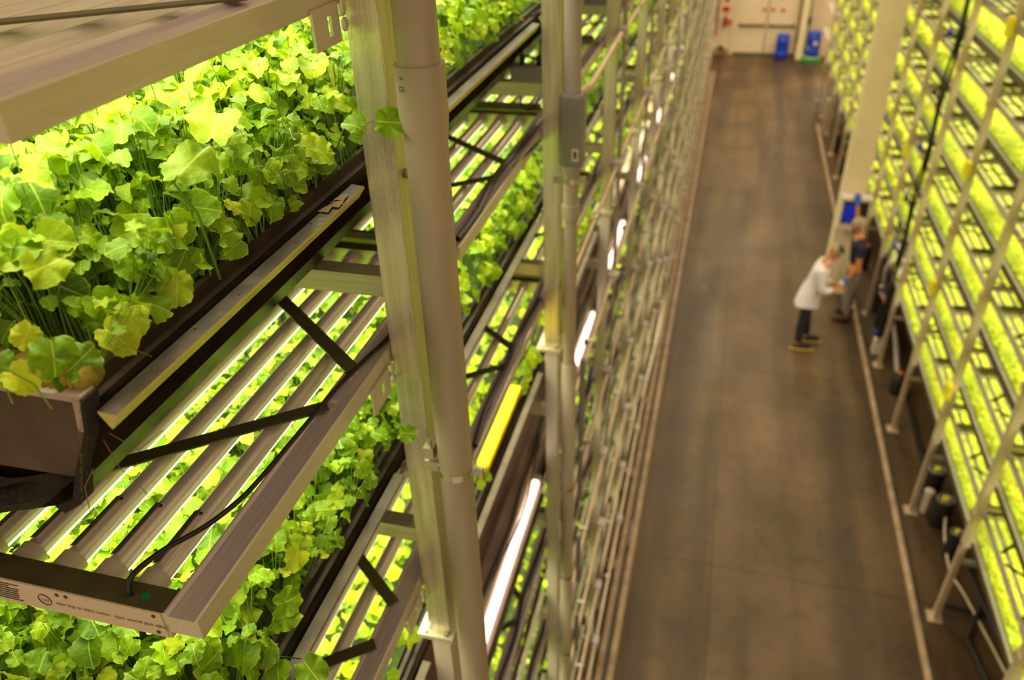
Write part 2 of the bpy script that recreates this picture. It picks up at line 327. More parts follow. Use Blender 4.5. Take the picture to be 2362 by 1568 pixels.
def canopy(N, xo, s, width, y0, y1, zb, hmax, edge, rng, over=.0, endfade=True, tilt=.5, depth=.75):
    """leaf seats on a bed whose aisle edge is at x=xo, the aisle lying towards s"""
    u = rng.uniform(-over, width, N); y = rng.uniform(y0, y1, N)
    e = np.clip((u + over) / edge, 0, 1); h = .34 + .66 * np.sin(e * math.pi / 2)
    v = np.clip((y - y0) / .16, 0, 1) if endfade else np.ones(N); h = h * (.42 + .58 * np.sin(v * math.pi / 2))
    lump = .82 + .09 * np.sin(u * 37 + y * 11) + .09 * np.sin(y * 29 - u * 13)
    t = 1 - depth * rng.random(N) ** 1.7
    z = zb + hmax * h * lump * t
    nx = s * (1 - e) * 1.5 + rng.normal(0, tilt, N) + s * .15; ny = (-(1 - v) * 1.3 if endfade else 0) + rng.normal(0, tilt, N) - .12
    nor = np.stack([nx, ny, np.ones(N)], 1); pos = np.stack([xo - s * u, y, z], 1)
    yaw = rng.uniform(0, 2 * math.pi, N); edgey = e < .5; yaw[edgey] = (0 if s > 0 else math.pi) + rng.normal(0, .9, edgey.sum())
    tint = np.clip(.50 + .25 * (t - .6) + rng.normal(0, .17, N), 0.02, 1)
    return pos, nor, yaw, tint, t
def split(tpls, pos, nor, yaw, size, tint):
    out = []; k = len(tpls)
    for i in range(k): out.append((tpls[i], pos[i::k], nor[i::k], yaw[i::k], size[i::k], tint[i::k]))
    return out
ZL = lambda k: -.457 - SL * k          # left trough lips
# individual seedlings: eight grown kinds, copied over the two nearest beds
def seedling(i):
    rng = np.random.default_rng(100 + i); n = 7; ang = rng.uniform(0, 6.28) + np.arange(n) * 2.4; hh = .15 + .06 * rng.random(n); hh[0] = .19
    rad = .012 + .04 * rng.random(n); rad[0] = .004; pos = np.stack([rad * np.cos(ang), rad * np.sin(ang), hh * (1 - 1.1 * rad)], 1)
    low = rng.random(n) < .3; pos[low, 2] *= .6
    nor = np.stack([np.cos(ang) * rng.uniform(.1, .9, n), np.sin(ang) * rng.uniform(.1, .9, n), np.ones(n)], 1)
    size = rng.uniform(.028, .050, n); tint = np.clip(.5 + rng.normal(0, .17, n), 0, 1)
    base = np.stack([np.cos(ang) * .004, np.sin(ang) * .004, np.zeros(n)], 1)
    R = frames(nor, ang); tipb = pos - R[:, :, 1] * size[:, None] * .40
    return leaf_cloud('seedling', [(HI[(j + i) % 8], pos[j:j + 1], nor[j:j + 1], ang[j:j + 1], size[j:j + 1], tint[j:j + 1]) for j in range(n)], [Mt['leaf'], Mt['stem']], (base, tipb, np.full(n, .0011)), parent=None, loc=(0, 0, 50))
protos = [seedling(i) for i in range(8)]; used = [False] * 8
def plant(i, x, y, z, rz, sc, tx, ty, label, group):
    if not used[i]: o = protos[i]; used[i] = True
    else: o = protos[i].copy(); COL.objects.link(o)
    o.location = (x, y, z); o.rotation_euler = (tx, ty, rz); o.scale = (sc, sc, sc); return tag(o, label, 'seedling', group)
for k, (n, y0, y1, lab, grp) in enumerate(((170, .47, 1.28, 'leafy kale seedling growing in the dense top left bed, beside the big bare trough end', 'seedlings in the top left bed'),
                                           (125, .42, 1.25, 'leafy kale seedling in the second left bed, seen below the row of light tubes', 'seedlings in the second left bed'))):
    for i in range(n):
        a = (i * .6180339) % 1; b = (i + .5) / n
        x = -.572 - .40 * a; y = y0 + .02 + (y1 - y0) * b; u = -.555 - x; e = min(1, u / .10)
        sc = .62 + .38 * e; v = min(1, (y - y0) / .12); sc *= .62 + .38 * v
        sc *= random.uniform(.85, 1.12); sc *= .92
        plant(i % 8, x, y, ZL(k) + .015, random.uniform(0, 6.28), sc, (1 - v) * .5 + random.gauss(0, .08), (1 - e) * .75 + random.gauss(0, .08), lab, grp)
# the broad pale leaves that stand above the top bed
for i, (x, y, z, sz, nx, ny, yw) in enumerate([(-.733, .922, -.285, .074, .20, -.40, 1.75), (-.587, .804, -.285, .066, .3, -.45, 1.9), (-.54, .68, -.285, .064, .3, -.45, 1.5),
                                              (-.729, .66, -.285, .052, .1, -.1, 3.4), (-.687, .771, -.285, .043, .1, -.2, .6), (-.623, 1.13, -.30, .052, .3, -.5, 2.0)]):
    P0 = np.array([[x, y, z]]); nn = np.array([[nx, ny, 1.0]]); yy = np.array([yw]); R = frames(nn, yy)
    o = leaf_cloud('broad_leaf_plant', [(HI[i % 8], P0, nn, yy, np.array([sz]), np.array([(.95, .72, .62, .8, .9, .75)[i]]))], [Mt['leaf'], Mt['stem']], (np.array([[x - .03, y + .04, ZL(0) + .01]]), P0 - R[:, :, 1] * sz * .42, np.array([.0018])))
    tag(o, ['tall plant with the broadest pale leaf, high up near the top beam', 'tall plant with a broad leaf, just right of the highest pale one', 'tall plant with a broad round leaf in the middle of the top bed',
            'tall plant with a flat pale leaf at the far left of the top bed', 'tall plant with a pale curled leaf below the top beam', 'tall plant with a broad leaf close to the nearest post'][i], 'seedling', 'tall plants in the top left bed')
# leaf that reaches in front of the near post, drooping side leaves
for (x, y, z, sz, nx, ny, yw, lab) in [(-.462, 1.03, -.345, .052, .9, -1.2, .3, 'stray leaf on a long stalk reaching across the near post'),
                                       (-.497, .60, -1.035, .055, .4, -.3, -.5, 'stray leaf hanging over the second trough lip, low in the picture'),
                                       (-.50, 1.03, -.93, .04, .8, -1, .2, 'stray leaf crossing the near post above the pipe clamp')]:
    P0 = np.array([[x, y, z]]); nn = np.array([[nx, ny, 1.0]]); yy = np.array([yw]); R = frames(nn, yy)
    o = leaf_cloud('stray_seedling', [(HI[3], P0, nn, yy, np.array([sz]), np.array([.45])), (HI[5], P0 + [[-.05, -.01, -.005]], nn * [[.4, .6, 1]], yy + 2.6, np.array([sz * .8]), np.array([.4]))], [Mt['leaf'], Mt['stem']],
                   (np.array([[x - .10, y + .02, z - .05]]), P0 - R[:, :, 1] * sz * .42, np.array([.0015])))
    tag(o, lab, 'seedling')
# the rest of every bed: nobody could count it
def left_bed(k):
    rng = np.random.default_rng(500 + k); z = ZL(k) + .01; G = []; st = None; leafm = Mt['leaf'] if k < 2 else Mt['leaf2']
    if k < 2:
        N = 2300; pos, nor, yaw, tint, t = canopy(N, -.560, 1, .62, .45 if k == 0 else .38, 2.3, z, .205, .17, rng, .0, True, .5)
        size = rng.uniform(.026, .052, N); size[t < .5] *= .75; G += split(HI, pos, nor, yaw, size, tint)
        R = frames(nor, yaw); top = pos - R[:, :, 1] * size[:, None] * .4; b = pos.copy(); b[:, 2] = z; b[:, :2] += rng.normal(0, .012, (N, 2)); b[:, 0] = np.minimum(b[:, 0], -.585); st = (b, top, np.full(N, .0010))
        pos, nor, yaw, tint, t = canopy(5600, -.560, 1, .7, 2.3, 8, z, .20, .15, rng, 0, False, .5); G += split(MID, pos, nor, yaw, rng.uniform(.03, .055, 5600), tint)
    else:
        y0 = .5; secs = [(y0, 8, 6200)]
        if k == 2: secs = [(y0, 1.70, 1350), (2.12, 8, 5200)]; pos, nor, yaw, tint, t = canopy(330, -.68, 1, .5, 1.68, 2.14, z, .15, .1, rng, 0, False, .55); G += split(MID, pos, nor, yaw, rng.uniform(.028, .045, 330), tint)
        if k == 3: secs = [(6.0, 8, 900)]
        for a, b2, N in secs:
            pos, nor, yaw, tint, t = canopy(N, -.560, 1, .7, a, b2, z, .15, .14, rng, 0, False, .55); G += split(MID if k < 4 else LO, pos, nor, yaw, rng.uniform(.028, .045, N), tint)
    N = 4200; pos, nor, yaw, tint, t = canopy(N, -.560, 1, .75, 8, 22.3, z, .18, .15, rng, 0, False, .5); G += split(LO, pos, nor, yaw, rng.uniform(.06, .10, N), tint)
    o = leaf_cloud('leafy_crop_bed', G, [leafm, Mt['stem']], st)
    tag(o, f'{"lobed kale" if k < 2 else "small round"} leaves filling the {ORD[k]} bed of the left rack', 'crop', 'crop beds of the left rack', 'stuff')
for k in range(8): left_bed(k)
# ------------------------------------------------------------------ troughs of the left rack
def trough(xo, s, y0, y1, z, W=1.05, dsc=1):
    """xo: aisle-side plane; s: +1 when the aisle is towards +x"""
    X = lambda u: xo - s * u
    b = MB()
    prof = [(.045, -.005), (.030, .0), (.026, -.010), (.042, -.045), (.072, -.095), (.106, -.145), (.170, -.168), (W - .1, -.168), (W - .03, -.12), (W, .0), (W - .02, .0), (W - .05, -.012), (.075, -.012), (.066, .012), (.056, .012), (.054, -.004)]
    pts = [(X(u), z + (dz * dsc if dz < -.02 else dz)) for u, dz in prof]
    b.prism(pts, y0, y1, 0, [2, 2, 2, 2] + [0] * 8 + [1, 1, 1, 1], cap=2)
    return b
def lip(xo, s, y0, y1, z):
    X = lambda u: xo - s * u
    b = MB(); b.prism([(X(.002), z), (X(.022), z + .002), (X(.0225), z - .001), (X(.012), z - .019), (X(.001), z - .003)], y0, y1, 0, [0, 0, 1, 1, 1], cap=1)
    return b
posts_l = [1.062 + P * k for k in range(17)]
for k in range(8):
    y0 = .478 if k == 0 else .45; z = ZL(k)
    t = thing('grow_trough', (-.527, y0, z), f'long dark trough on the {ORD[k]} level of the left rack' + (', its cut end showing' if k == 0 else ''), 'trough', 'troughs of the left rack')
    def loc(b, name, mats, **kw):
        b.v = [(x + .527, y - y0, zz - z) for x, y, zz in b.v]; return b.build(name, mats, t, **kw)
    loc(trough(-.527, 1, y0, 22.4, z), 'trough_body', [Mt['liner'], Mt['wall'], Mt['matte']])
    seg = [(y0 - .008, 1.055)] + [(posts_l[i] + .075, posts_l[i + 1] - .005) for i in range(len(posts_l) - 1)]
    for i, (a, c) in enumerate(seg): loc(lip(-.527, 1, a, c, z), 'lip_rail', [Mt['lip'], Mt['lipedge']] if k < 1 else [Mt['lipdark'], Mt['lipdark']])
    mt = Mt['soil'] if k != 3 else Mt['pink']
    loc(MB().box(-1.45, -.60, y0 + .02, 22.3, z - .011, z + .012), 'growing_mat', mt)
    if k == 2: loc(MB().box(-.67, -.572, 1.70, 2.14, z + .010, z + .040), 'yellow_mat', Mt['yellow'], bevel=.01)['label'] = 'bare yellow patch of growing mat'
    if k == 3: loc(MB().box(-1.45, -.585, y0, 6.0, z + .012, z + .016), 'bare_liner', Mt['pink'])
    if k == 0:
        e = MB(); e.prism([(-1.52, z - .118), (-.606, z - .094), (-.592, z - .070), (-.570, z - .030), (-.556, z + .016), (-1.52, z + .026)][::-1], y0 - .012, y0)
        loc(e, 'end_panel', Mt['foam'], bevel=.004)
        e = MB(); rg = random.Random(3)
        for i in range(41):
            x = -1.52 + i * .02355; dz = -.010 * i / 40; e.box(x, x + .0234, y0 - .014, y0 + rg.uniform(.001, .004), z + .024 + dz, z + .030 + dz + rg.uniform(0, .003))
        e.prism([(-.566, z + .018), (-.557, z + .016), (-.568, z - .022), (-.574, z - .022)][::-1], y0 - .015, y0 + .002)
        loc(e, 'panel_rim', Mt['foamrim'])
        loc(MB().box(-1.5, -.66, y0 + .002, y0 + .014, z + .024, z + .034).box(-1.5, -.59, y0 + .018, y0 + .030, z + .018, z + .028), 'rim_strip', Mt['foamrim'])
        # fabric sleeve wrapped round the end: folds below the panel
        e = MB(); n = 60
        rows = []
        for j, (dy, dz) in enumerate([(-.013, -.108), (-.022, -.118), (-.014, -.128), (-.030, -.140), (-.034, -.152), (-.020, -.166), (.02, -.170)]):
            row = []
            for i in range(n + 1):
                u = i / n; x = -1.54 + u * (.94); cr = max(0, (u - .86) / .14); zz = dz + cr * cr * .030 * j / 3 + .014 * cr + .004 * math.sin(i * .9 + j) * (1 - cr); yy = dy + .006 * math.sin(i * .55 + j * 2) + cr * .008
                row.append((x - .012 * cr * j / 3, y0 + yy, z + zz))
            rows.append(row)
        vs = [p for r_ in rows for p in r_]; fs = [(a * (n + 1) + i, a * (n + 1) + i + 1, (a + 1) * (n + 1) + i + 1, (a + 1) * (n + 1) + i) for a in range(len(rows) - 1) for i in range(n)]
        e.add(vs, fs)
        e.prism([(-.556, z + .02), (-.551, z + .02), (-.563, z - .028), (-.586, z - .068), (-.601, z - .096), (-.612, z - .128), (-.640, z - .148), (-.650, z - .140), (-.620, z - .122), (-.607, z - .094), (-.592, z - .066), (-.568, z - .026)][::-1], y0 - .016, y0 + .004)
        loc(e, 'fabric_sleeve', Mt['cloth'], smooth=True)
        e = MB(); rg = random.Random(5)
        for i in range(260):
            if i < 130:
                u = rg.random(); z1 = z + .02 - u * .15; x = -.553 - u * .056
            else: x = -1.1 + rg.random() * .47; z1 = z - rg.choice([.12, .142, .165]) + rg.gauss(0, .003); x = min(x, -.60)
            a = Vector((x, y0 - .018 - .012 * (i > 130), z1)); d = Vector((rg.gauss(.0, .6), -.6, rg.gauss(0, .6))).normalized() * rg.uniform(.001, .0028)
            e.tube([a, a + d], .0003, 3)
        for q in ([(-.575, .485, -.50), (-.555, .475, -.535), (-.545, .48, -.56), (-.552, .49, -.58), (-.56, .50, -.60)], [(-.572, .49, -.50), (-.55, .50, -.53), (-.53, .52, -.515)],
                  [(-.575, .50, -.425), (-.565, .505, -.42), (-.550, .53, -.418), (-.538, .545, -.44)], [(-.575, .50, -.425), (-.578, .495, -.44), (-.570, .485, -.455)], [(-.578, .465, -.53), (-.60, .465, -.56), (-.605, .462, -.60)]):
            e.tube(q, .0005, 4)
        loc(e, 'loose_threads', Mt['fray'])['kind'] = 'stuff'
        e = MB(); rg = random.Random(8)
        for i in range(26):
            x = -.76 + i * .0078; e.ball((x, y0 + .012, z + .026 + rg.gauss(0, .002)), .010, .020, .008 + rg.random() * .007, 8, 5)
        loc(e, 'root_fringe', Mt['root'], smooth=True)
        e = MB()
        for i in range(7):
            x = -.548 + rg.random() * .02; y = .55 + i * .07 + rg.random() * .03; e.ball((x, y, z + .003), .0016, .002, .0010, 6, 4)
        for x, y in ((-.54, 1.0), (-.536, .975), (-.544, .955)): e.add([(x - .008, y - .012, z + .004), (x + .008, y - .01, z + .003), (x + .006, y + .012, z + .005), (x - .006, y + .01, z + .003)], [(0, 1, 2, 3)])
        loc(e, 'plant_debris', Mt['fray'])
# ------------------------------------------------------------------ LED frames
# local frame: x = 0 at the aisle-side face (inwards is -x), y from the near end, z from the bottom of the side rail
FL = .975; FP = 1.0
def led_meshes(ntubes=8, detail=2, rh=.032, dx=.0633, tr=.0152, rw=.046):
    out = []; x0 = -.057 - rw; xi = x0 - dx * (ntubes - 1) - .055
    b = MB(); b.prism([(0, 0), (0, rh), (-.003, rh + .0015), (-.005, rh - .002), (-rw + .006, rh - .002), (-rw + .003, rh + .0025), (-rw, rh + .0025), (-rw, 0)], 0, FL, 0, [0, 0, 1, 1, 1, 1, 1, 0], cap=0)
    out.append(('side_rail', b, [Mt['rail'], Mt['railtop']]))
    b = MB(); b.prism([(xi - .045, 0), (xi, 0), (xi, .032), (xi - .045, .032)], 0, FL); out.append(('side_rail', b, [Mt['rail']]))
    for a in (0, FL - .034):
        b = MB(); b.box(xi, -rw, a, a + .034, -.012, .034, 0, 1); out.append(('end_cap', b, [Mt['arm'], Mt['dark']]))
    for i in range(ntubes):
        x = x0 - dx * i
        b = MB(); b.tube([(x, .03, .012), (x, FL - .03, .012)], tr, 18 if detail > 1 else 12, 0, True, lambda a: 1 if (math.sin(a - .17) < -.40) else 0)
        out.append(('light_tube', b, [Mt['tube'], Mt['lens']]))
        if detail > 1:
            for a, c in ((.034, .062), (FL - .062, FL - .034)):
                out.append(('socket', MB().tube([(x, a, .012), (x, c, .012)], .0185, 16), [Mt['socket']], len(out) - 1 if a < .1 else len(out) - 2))
    for e in (-1, 1):
        b = MB(); b.bar((-.03, FL / 2 + e * .05 - .03, .037), (xi, FL / 2 + e * .05 - .03 + e * min(.46, abs(xi) * 1.0), .037), .026, .003)
        out.append(('brace', b, [Mt['dark']]))
    out.append(('hanger_strap', MB().box(xi, -.04, FL + .0, FL + .012, .045, .060), [Mt['dark']]))
    return out
def make_led(detail, label, ntubes=8, **kw):
    root = thing('grow_light_frame', (0, 0, 0), label, 'light fixture')
    if detail == 0:
        V = MB(); mats = [Mt['rail'], Mt['railtop'], Mt['tube'], Mt['lens'], Mt['dark'], Mt['arm']]
        COL.objects.unlink(root)
        for it in led_meshes(ntubes, 1, **kw):
            mm = [mats.index(m) for m in it[2]]; o = len(V.v); V.v += it[1].v; V.f += [tuple(i + o for i in f_) for f_ in it[1].f]; V.m += [mm[q] for q in it[1].m]
        me = V.build('grow_light_frame', mats, root, smooth=True); me.parent = None
        bpy.data.objects.remove(root); return tag(me, label, 'light fixture')
    obs = []
    for it in led_meshes(ntubes, detail):
        par = root if len(it) < 4 else obs[it[3]]
        ob = it[1].build(it[0], it[2], par, smooth=it[0] in ('light_tube', 'socket')); obs.append(ob)
    return root
led_hi = None; led_lo = None; led_lo_r = None
def led_light(x, y, z, ln, w, power):
    d = bpy.data.lights.new('grow_light_glow', 'AREA'); d.shape = 'RECTANGLE'; d.size = w; d.size_y = ln; d.energy = power; d.color = LED_COL; d.spread = math.radians(150)
    o = bpy.data.objects.new('grow_light_glow', d); COL.objects.link(o); o.location = (x, y, z); return o
def led_at(k, n, side, far=14):
    global led_hi, led_lo, led_lo_r
    z = (-.191 - SL * k) if side == 'left' else ZR_RAIL(k)
    y = (.470 if side == 'left' else 2.9) + FP * n
    lab = f'light-tube frame over the {ORD[k]} bed of the {side} rack, {NTH[n]} from the camera'
    hi = side == 'left' and ((n < 3 and k < 3))
    if hi:
        if led_hi is None: led_hi = make_led(2, lab); o = led_hi
        else: o = dup(led_hi)
    elif side == 'left':
        if led_lo is None: led_lo = make_led(0, lab, 6); o = led_lo
        else: o = led_lo.copy(); COL.objects.link(o)
    else:
        if led_lo_r is None: led_lo_r = make_led(0, lab, 6, rh=.036, dx=.080, tr=.0135, rw=.022); o = led_lo_r
        else: o = led_lo_r.copy(); COL.objects.link(o)
        o.rotation_euler[2] = math.pi
    o['label'] = lab; o['category'] = 'light fixture'; o['group'] = f'grow lights of the {side} rack'
    o.location = (-.527, y, z) if side == 'left' else (XR, y + FL, z)
    return o
XR = 2.19
ZR_LIP = lambda k: -.585 - SR * k            # right troughs
ZR_RAIL = lambda k: ZR_LIP(k) + .262 
for k in range(8):
    for n in range(13):
        if k == 3 and n < 6: continue
        o = led_at(k, n, 'left')
        if (k, n) == (1, 0): FR = o
    for n in range(11): led_at(k, n, 'right')
def merged_far(side):
    V = MB(); mats = [Mt['rail'], Mt['railtop'], Mt['tube'], Mt['lens'], Mt['dark'], Mt['arm']]; its = led_meshes(6, 1) if side == 'left' else led_meshes(6, 1, rh=.036, dx=.080, tr=.0135, rw=.022)
    for k in range(8):
        for n in (range(13, 22) if side == 'left' else range(11, 19)):
            z = (-.191 - SL * k) if side == 'left' else ZR_RAIL(k); y = (.470 if side == 'left' else 2.9) + n
            for it in its:
                mm = [mats.index(m) for m in it[2]]; o = len(V.v)
                if side == 'left': V.v += [(-.527 + a, y + b, z + c) for a, b, c in it[1].v]
                else: V.v += [(XR - a, y + FL - b, z + c) for a, b, c in it[1].v]
                V.f += [tuple(i + o for i in f_) for f_ in it[1].f]; V.m += [mm[q] for q in it[1].m]
    tag(V.build('far_grow_lights', mats), f'light frames at the far end of the {side} rack, too small to tell apart', 'light fixture', None, 'stuff')
merged_far('left'); merged_far('right')
for k in range(8):                        # the light the tubes give, one lamp per metre near, longer ones far off
    z = -.191 - SL * k - .016
    segs = [(.47, 1), (1.47, 1), (2.47, 1), (3.47, 2), (5.47, 3), (8.47, 5), (13.47, 9)]
    if k == 3: segs = [(5.47, 3), (8.47, 5), (13.47, 9)]
    for y, ln in segs: led_light(-.527 - .30, y + ln / 2, z, ln * .97, .53, LED_W * ln)
    z = ZR_RAIL(k) - .016
    for y, ln in ((2.9, 2), (4.9, 2), (6.9, 3), (9.9, 4), (13.9, 8)): led_light(XR + .30, y + ln / 2, z, ln * .95, .50, LED_W * ln * .70)
# extra furniture of the near frame: label, cord
fr = FR; fr['label'] = 'near light frame with a printed end label and black power cord, second from the top'
lb = MB().box(-.52, -.050, -.0015, 0, -.011, .033).build('end_label', Mt['label'], fr)
text('Single end power only - insert tube to this side', .0085, Mt['ink'], lb, (-.125, -.0022, .008), (math.radians(90), math.radians(180), 0))
text('ETL', .007, Mt['ink'], lb, (-.222, -.0022, .010), (math.radians(90), math.radians(180), 0))
g = MB()
for i in range(20):
    a = 2 * math.pi * i / 20; c = 2 * math.pi * (i + 1) / 20; g.bar((-.222 + .0095 * math.cos(a), -.0021, .0105 + .0095 * math.sin(a)), (-.222 + .0095 * math.cos(c), -.0021, .0105 + .0095 * math.sin(c)), .0009, .0006)
for xx, zz in ((-.060, .027), (-.062, -.003), (-.198, .026), (-.185, .026)): g.tube([(xx, -.0022, zz), (xx, -.0026, zz)], .0028, 10)
rg = random.Random(2)
for r_ in range(8):
    g.box(-.30 - .0, -.30 + .045 * rg.uniform(.6, 1), -.0024, -.002, .026 - r_ * .0042, .0272 - r_ * .0042)
    g.box(-.47, -.47 + .10 * rg.uniform(.8, 1), -.0024, -.002, .026 - r_ * .0042, .0270 - r_ * .0042)
g.build('print_marks', Mt['ink'], lb)['kind'] = 'stuff'
MB().tube([(-.082, .017, .0340), (-.082, .017, .0348)], .0055, 14).build('green_dot', Mt['green'], fr)
cord = MB(); pts = [(-.100, .015, .028), (-.102, .016, .044), (-.100, .03, .056), (-.085, .07, .058), (-.062, .12, .052), (-.050, .18, .044), (-.047, .23, .040), (-.044, .30, .038), (-.040, .40, .037), (-.035, .47, .037), (-.022, .55, .038), (-.012, .62, .037), (-.010, .75, .037), (-.012, .95, .037)]
def smooth_pts(p, n=4):
    p = [Vector(q) for q in p]; out = []
    for i in range(len(p) - 1):
        a, b, c, d = p[max(i - 1, 0)], p[i], p[i + 1], p[min(i + 2, len(p) - 1)]
        for j in range(n):
            t = j / n; out.append(.5 * ((2 * b) + (c - a) * t + (2 * a - 5 * b + 4 * c - d) * t * t + (3 * b - a - 3 * c + d) * t ** 3))
    return out + [p[-1]]
cord.tube(smooth_pts(pts), .0036, 10); cord.build('power_cord', Mt['cable'], fr, smooth=True)
for i in range(8):
    x = -.103 - .0633 * i; s_ = MB()
    for a in range(2): s_.add([(x - .012 + a * .013, .070, .0285 - (a == 0) * .004), (x - .001 + a * .011, .070, .0295 - a * .006), (x - .001 + a * .011, .165, .0295 - a * .006), (x - .012 + a * .013, .165, .0285 - (a == 0) * .004)], [(0, 1, 2, 3)], a)
    s_.build('tube_sticker', [Mt['ink'], Mt['label']], fr); MB().tube([(x + .004, .158, .0297), (x + .004, .158, .0303)], .0028, 8).build('purple_dot', Mt['purple'], fr)
for dy in (-.09, -.065, .0, .02, .032): MB().box(-.036 + .004 * (dy > 0), -.026, FL / 2 + dy, FL / 2 + dy + .009, .0305, .0312).build('paper_tag', Mt['white'], fr)
# hanging brackets on the rails at the near post
for k in (0, 1, 2):
    z = -.191 - SL * k; b = MB(); y = .965
    b.box(-.5265, -.5225, y, y + .040, z - .034, z - .008).box(-.5265, -.5225, y + .052, y + .075, z - .034, z - .008).box(-.5265, -.5225, y, y + .075, z - .008, z + .006).box(-.5265, -.5225, y, y + .075, z - .046, z - .034)
    b.ball((-.521, y + .085, z - .004), .005, .008, .012, 8, 6).ball((-.521, y + .086, z - .026), .005, .008, .010, 8, 6)
    tag(b.build('hanging_bracket', Mt['rail']), f'slotted metal bracket tying the {ORD[k]} light rail to the near post', 'bracket', 'slotted light brackets')
# bright bare tubes along the aisle side of the fourth level
for i, (a, c) in enumerate(((1.30, 2.24), (2.98, 3.55), (3.98, 4.72), (5.28, 5.95), (6.5, 7.2), (7.7, 8.4), (8.9, 9.6))):
    t = thing('bare_light_tube', (-.548, a, -2.15), f'bright white bare tube running along the aisle side, {NTH[i]} one from the camera', 'light tube', 'bare light tubes on the left rack')
    MB().tube([(0, .03, 0), (0, c - a - .03, 0)], .0155, 14).build('glowing_glass', Mt['lens2'], t, smooth=True)
    MB().prism([(-.03, -.03), (.025, -.03), (.025, -.02), (-.02, -.02), (-.02, .02), (-.03, .02)], 0, c - a).build('holder_rail', Mt['pink'], t)
    for e in (0, c - a - .03): MB().box(-.02, .018, e, e + .03, -.02, .018).build('end_holder', Mt['socket'], t)
t = thing('side_rail_beam', (-.575, .47, -2.05), 'pinkish side rail carrying the bright bare tubes on the left rack', 'rail')
MB().box(-.03, .02, 0, 8.8, -.03, .015).build('rail_body', Mt['pink'], t, bevel=.004)
# ------------------------------------------------------------------ left rack: posts and cross arms are its parts
rk = thing('growing_rack', (-.5, 11, H), 'left metal growing rack with green-tinted aluminium posts, nearest the camera', 'rack')
def rb(b, name, mats, par=rk, **kw):
    b.v = [(x + .5, y - 11, z - H) for x, y, z in b.v]; return b.build(name, mats, par, **kw)
for i, y in enumerate(posts_l):
    b = MB(); b.box(-.5245, -.4755, y, y + .07, -1.55, .62); b.box(-.4755, -.4735, y + .0, y + .010, -1.55, .62).box(-.4755, -.4725, y + .060, y + .070, -1.55, .62)
    po = rb(b, 'post', Mt['post'], bevel=.002)
    lo = rb(MB().box(-.522, -.478, y + .004, y + .066, H, -1.565), 'lower_post', Mt['rail'])
    pl = rb(MB().box(-.548, -.462, y - .016, y + .092, -1.565, -1.55), 'splice_plate', Mt['arm'], bevel=.002)
    if i < 4:
        for bx in (-.531, -.482): rb(MB().tube([(bx, y - .006, -1.55), (bx, y - .006, -1.543)], .006, 6), 'bolt', Mt['clamp'], par=pl); 
    rb(MB().box(-.55, -.45, y - .02, y + .09, H, H + .015), 'base_plate', Mt['curb'])
arms = []
for k in range(1, 9):
    for i, y in enumerate(posts_l): arms.append((y, k, -.667 - SL * (k - 1)))
arms.sort(); far = MB()
for j, (y, k, z) in enumerate(arms):
    if z < H + .1: continue
    b = MB() if j < 90 else far
    b.prism([(-1.62, z), (-.525, z), (-.525, z + .040), (-1.62, z + .040)], y + .012, y + .05)
    if j < 90: rb(b, 'cross_arm', [Mt['arm']])
rb(far, 'far_cross_arms', Mt['arm'])['kind'] = 'stuff'
for i, y in enumerate(posts_l):
    if i < 8: rb(MB().box(-1.67, -1.62, y, y + .05, H, .62), 'rear_post', Mt['post'])
# LED drivers on the cross arms with looped cords
for i in (1, 2, 3):
    y = posts_l[i]
    t = thing('light_driver', (-.57, y + .02, -.627), f'small grey driver box on a cross arm by the {NTH[i]} left post', 'driver box', 'driver boxes on cross arms')
    MB().box(-.052, .045, -.015, .035, 0, .048).build('case', Mt['grey'], t, bevel=.004)
    for xx in (-.02, .03):
        MB().tube([(xx, .01, .045), (xx, .01, .075)], .008, 8).build('plug', Mt['cable'], t)
    MB().tube(smooth_pts([(-.02, .01, .07), (-.03, .05, .14), (.0, .12, .17), (.04, .2, .12)]), .003, 6).build('cord', Mt['cable'], t)
    MB().tube(smooth_pts([(.03, .01, .07), (.035, .03, .12), (.045, .06, .15)]), .003, 6).build('cord', Mt['cable'], t)
    MB().tube(smooth_pts([(-.03, .02, -.04), (-.02, -.01, -.07), (.01, -.02, -.075), (.03, .0, -.05), (.04, .03, -.04)]), .0035, 6).build('cord', Mt['cable'], t)
# cords sagging along the light rails farther in
for k in range(1, 8):
    rg = random.Random(k); pts = []; y = 1.5
    while y < (12 if k != 3 else 7): pts.append((-.548 + rg.gauss(0, .006), y, -.191 - SL * k + .040 - rg.random() * .004 + (.0 if rg.random() < .7 else -.0))); y += .16
    tag(MB().tube(smooth_pts(pts, 2), .0075, 6).build('power_cable', Mt['cable'], smooth=True), f'black power cable lying along the {ORD[k]} light rail of the left rack', 'cable', 'cables on the left light rails')
    pts = []; y = 1.6
    while y < 8: pts.append((-.535 + .012 * math.sin(y * 9 + k), y, -.191 - SL * k + .035 - .05 * abs(math.sin(y * 2.6 + k)))); y += .1
    tag(MB().tube(pts, .0035, 5).build('looping_cord', Mt['cable'], smooth=True), f'thin black cord drooping in loops from the {ORD[k]} left light rail', 'cord', 'drooping cords on the left rack')
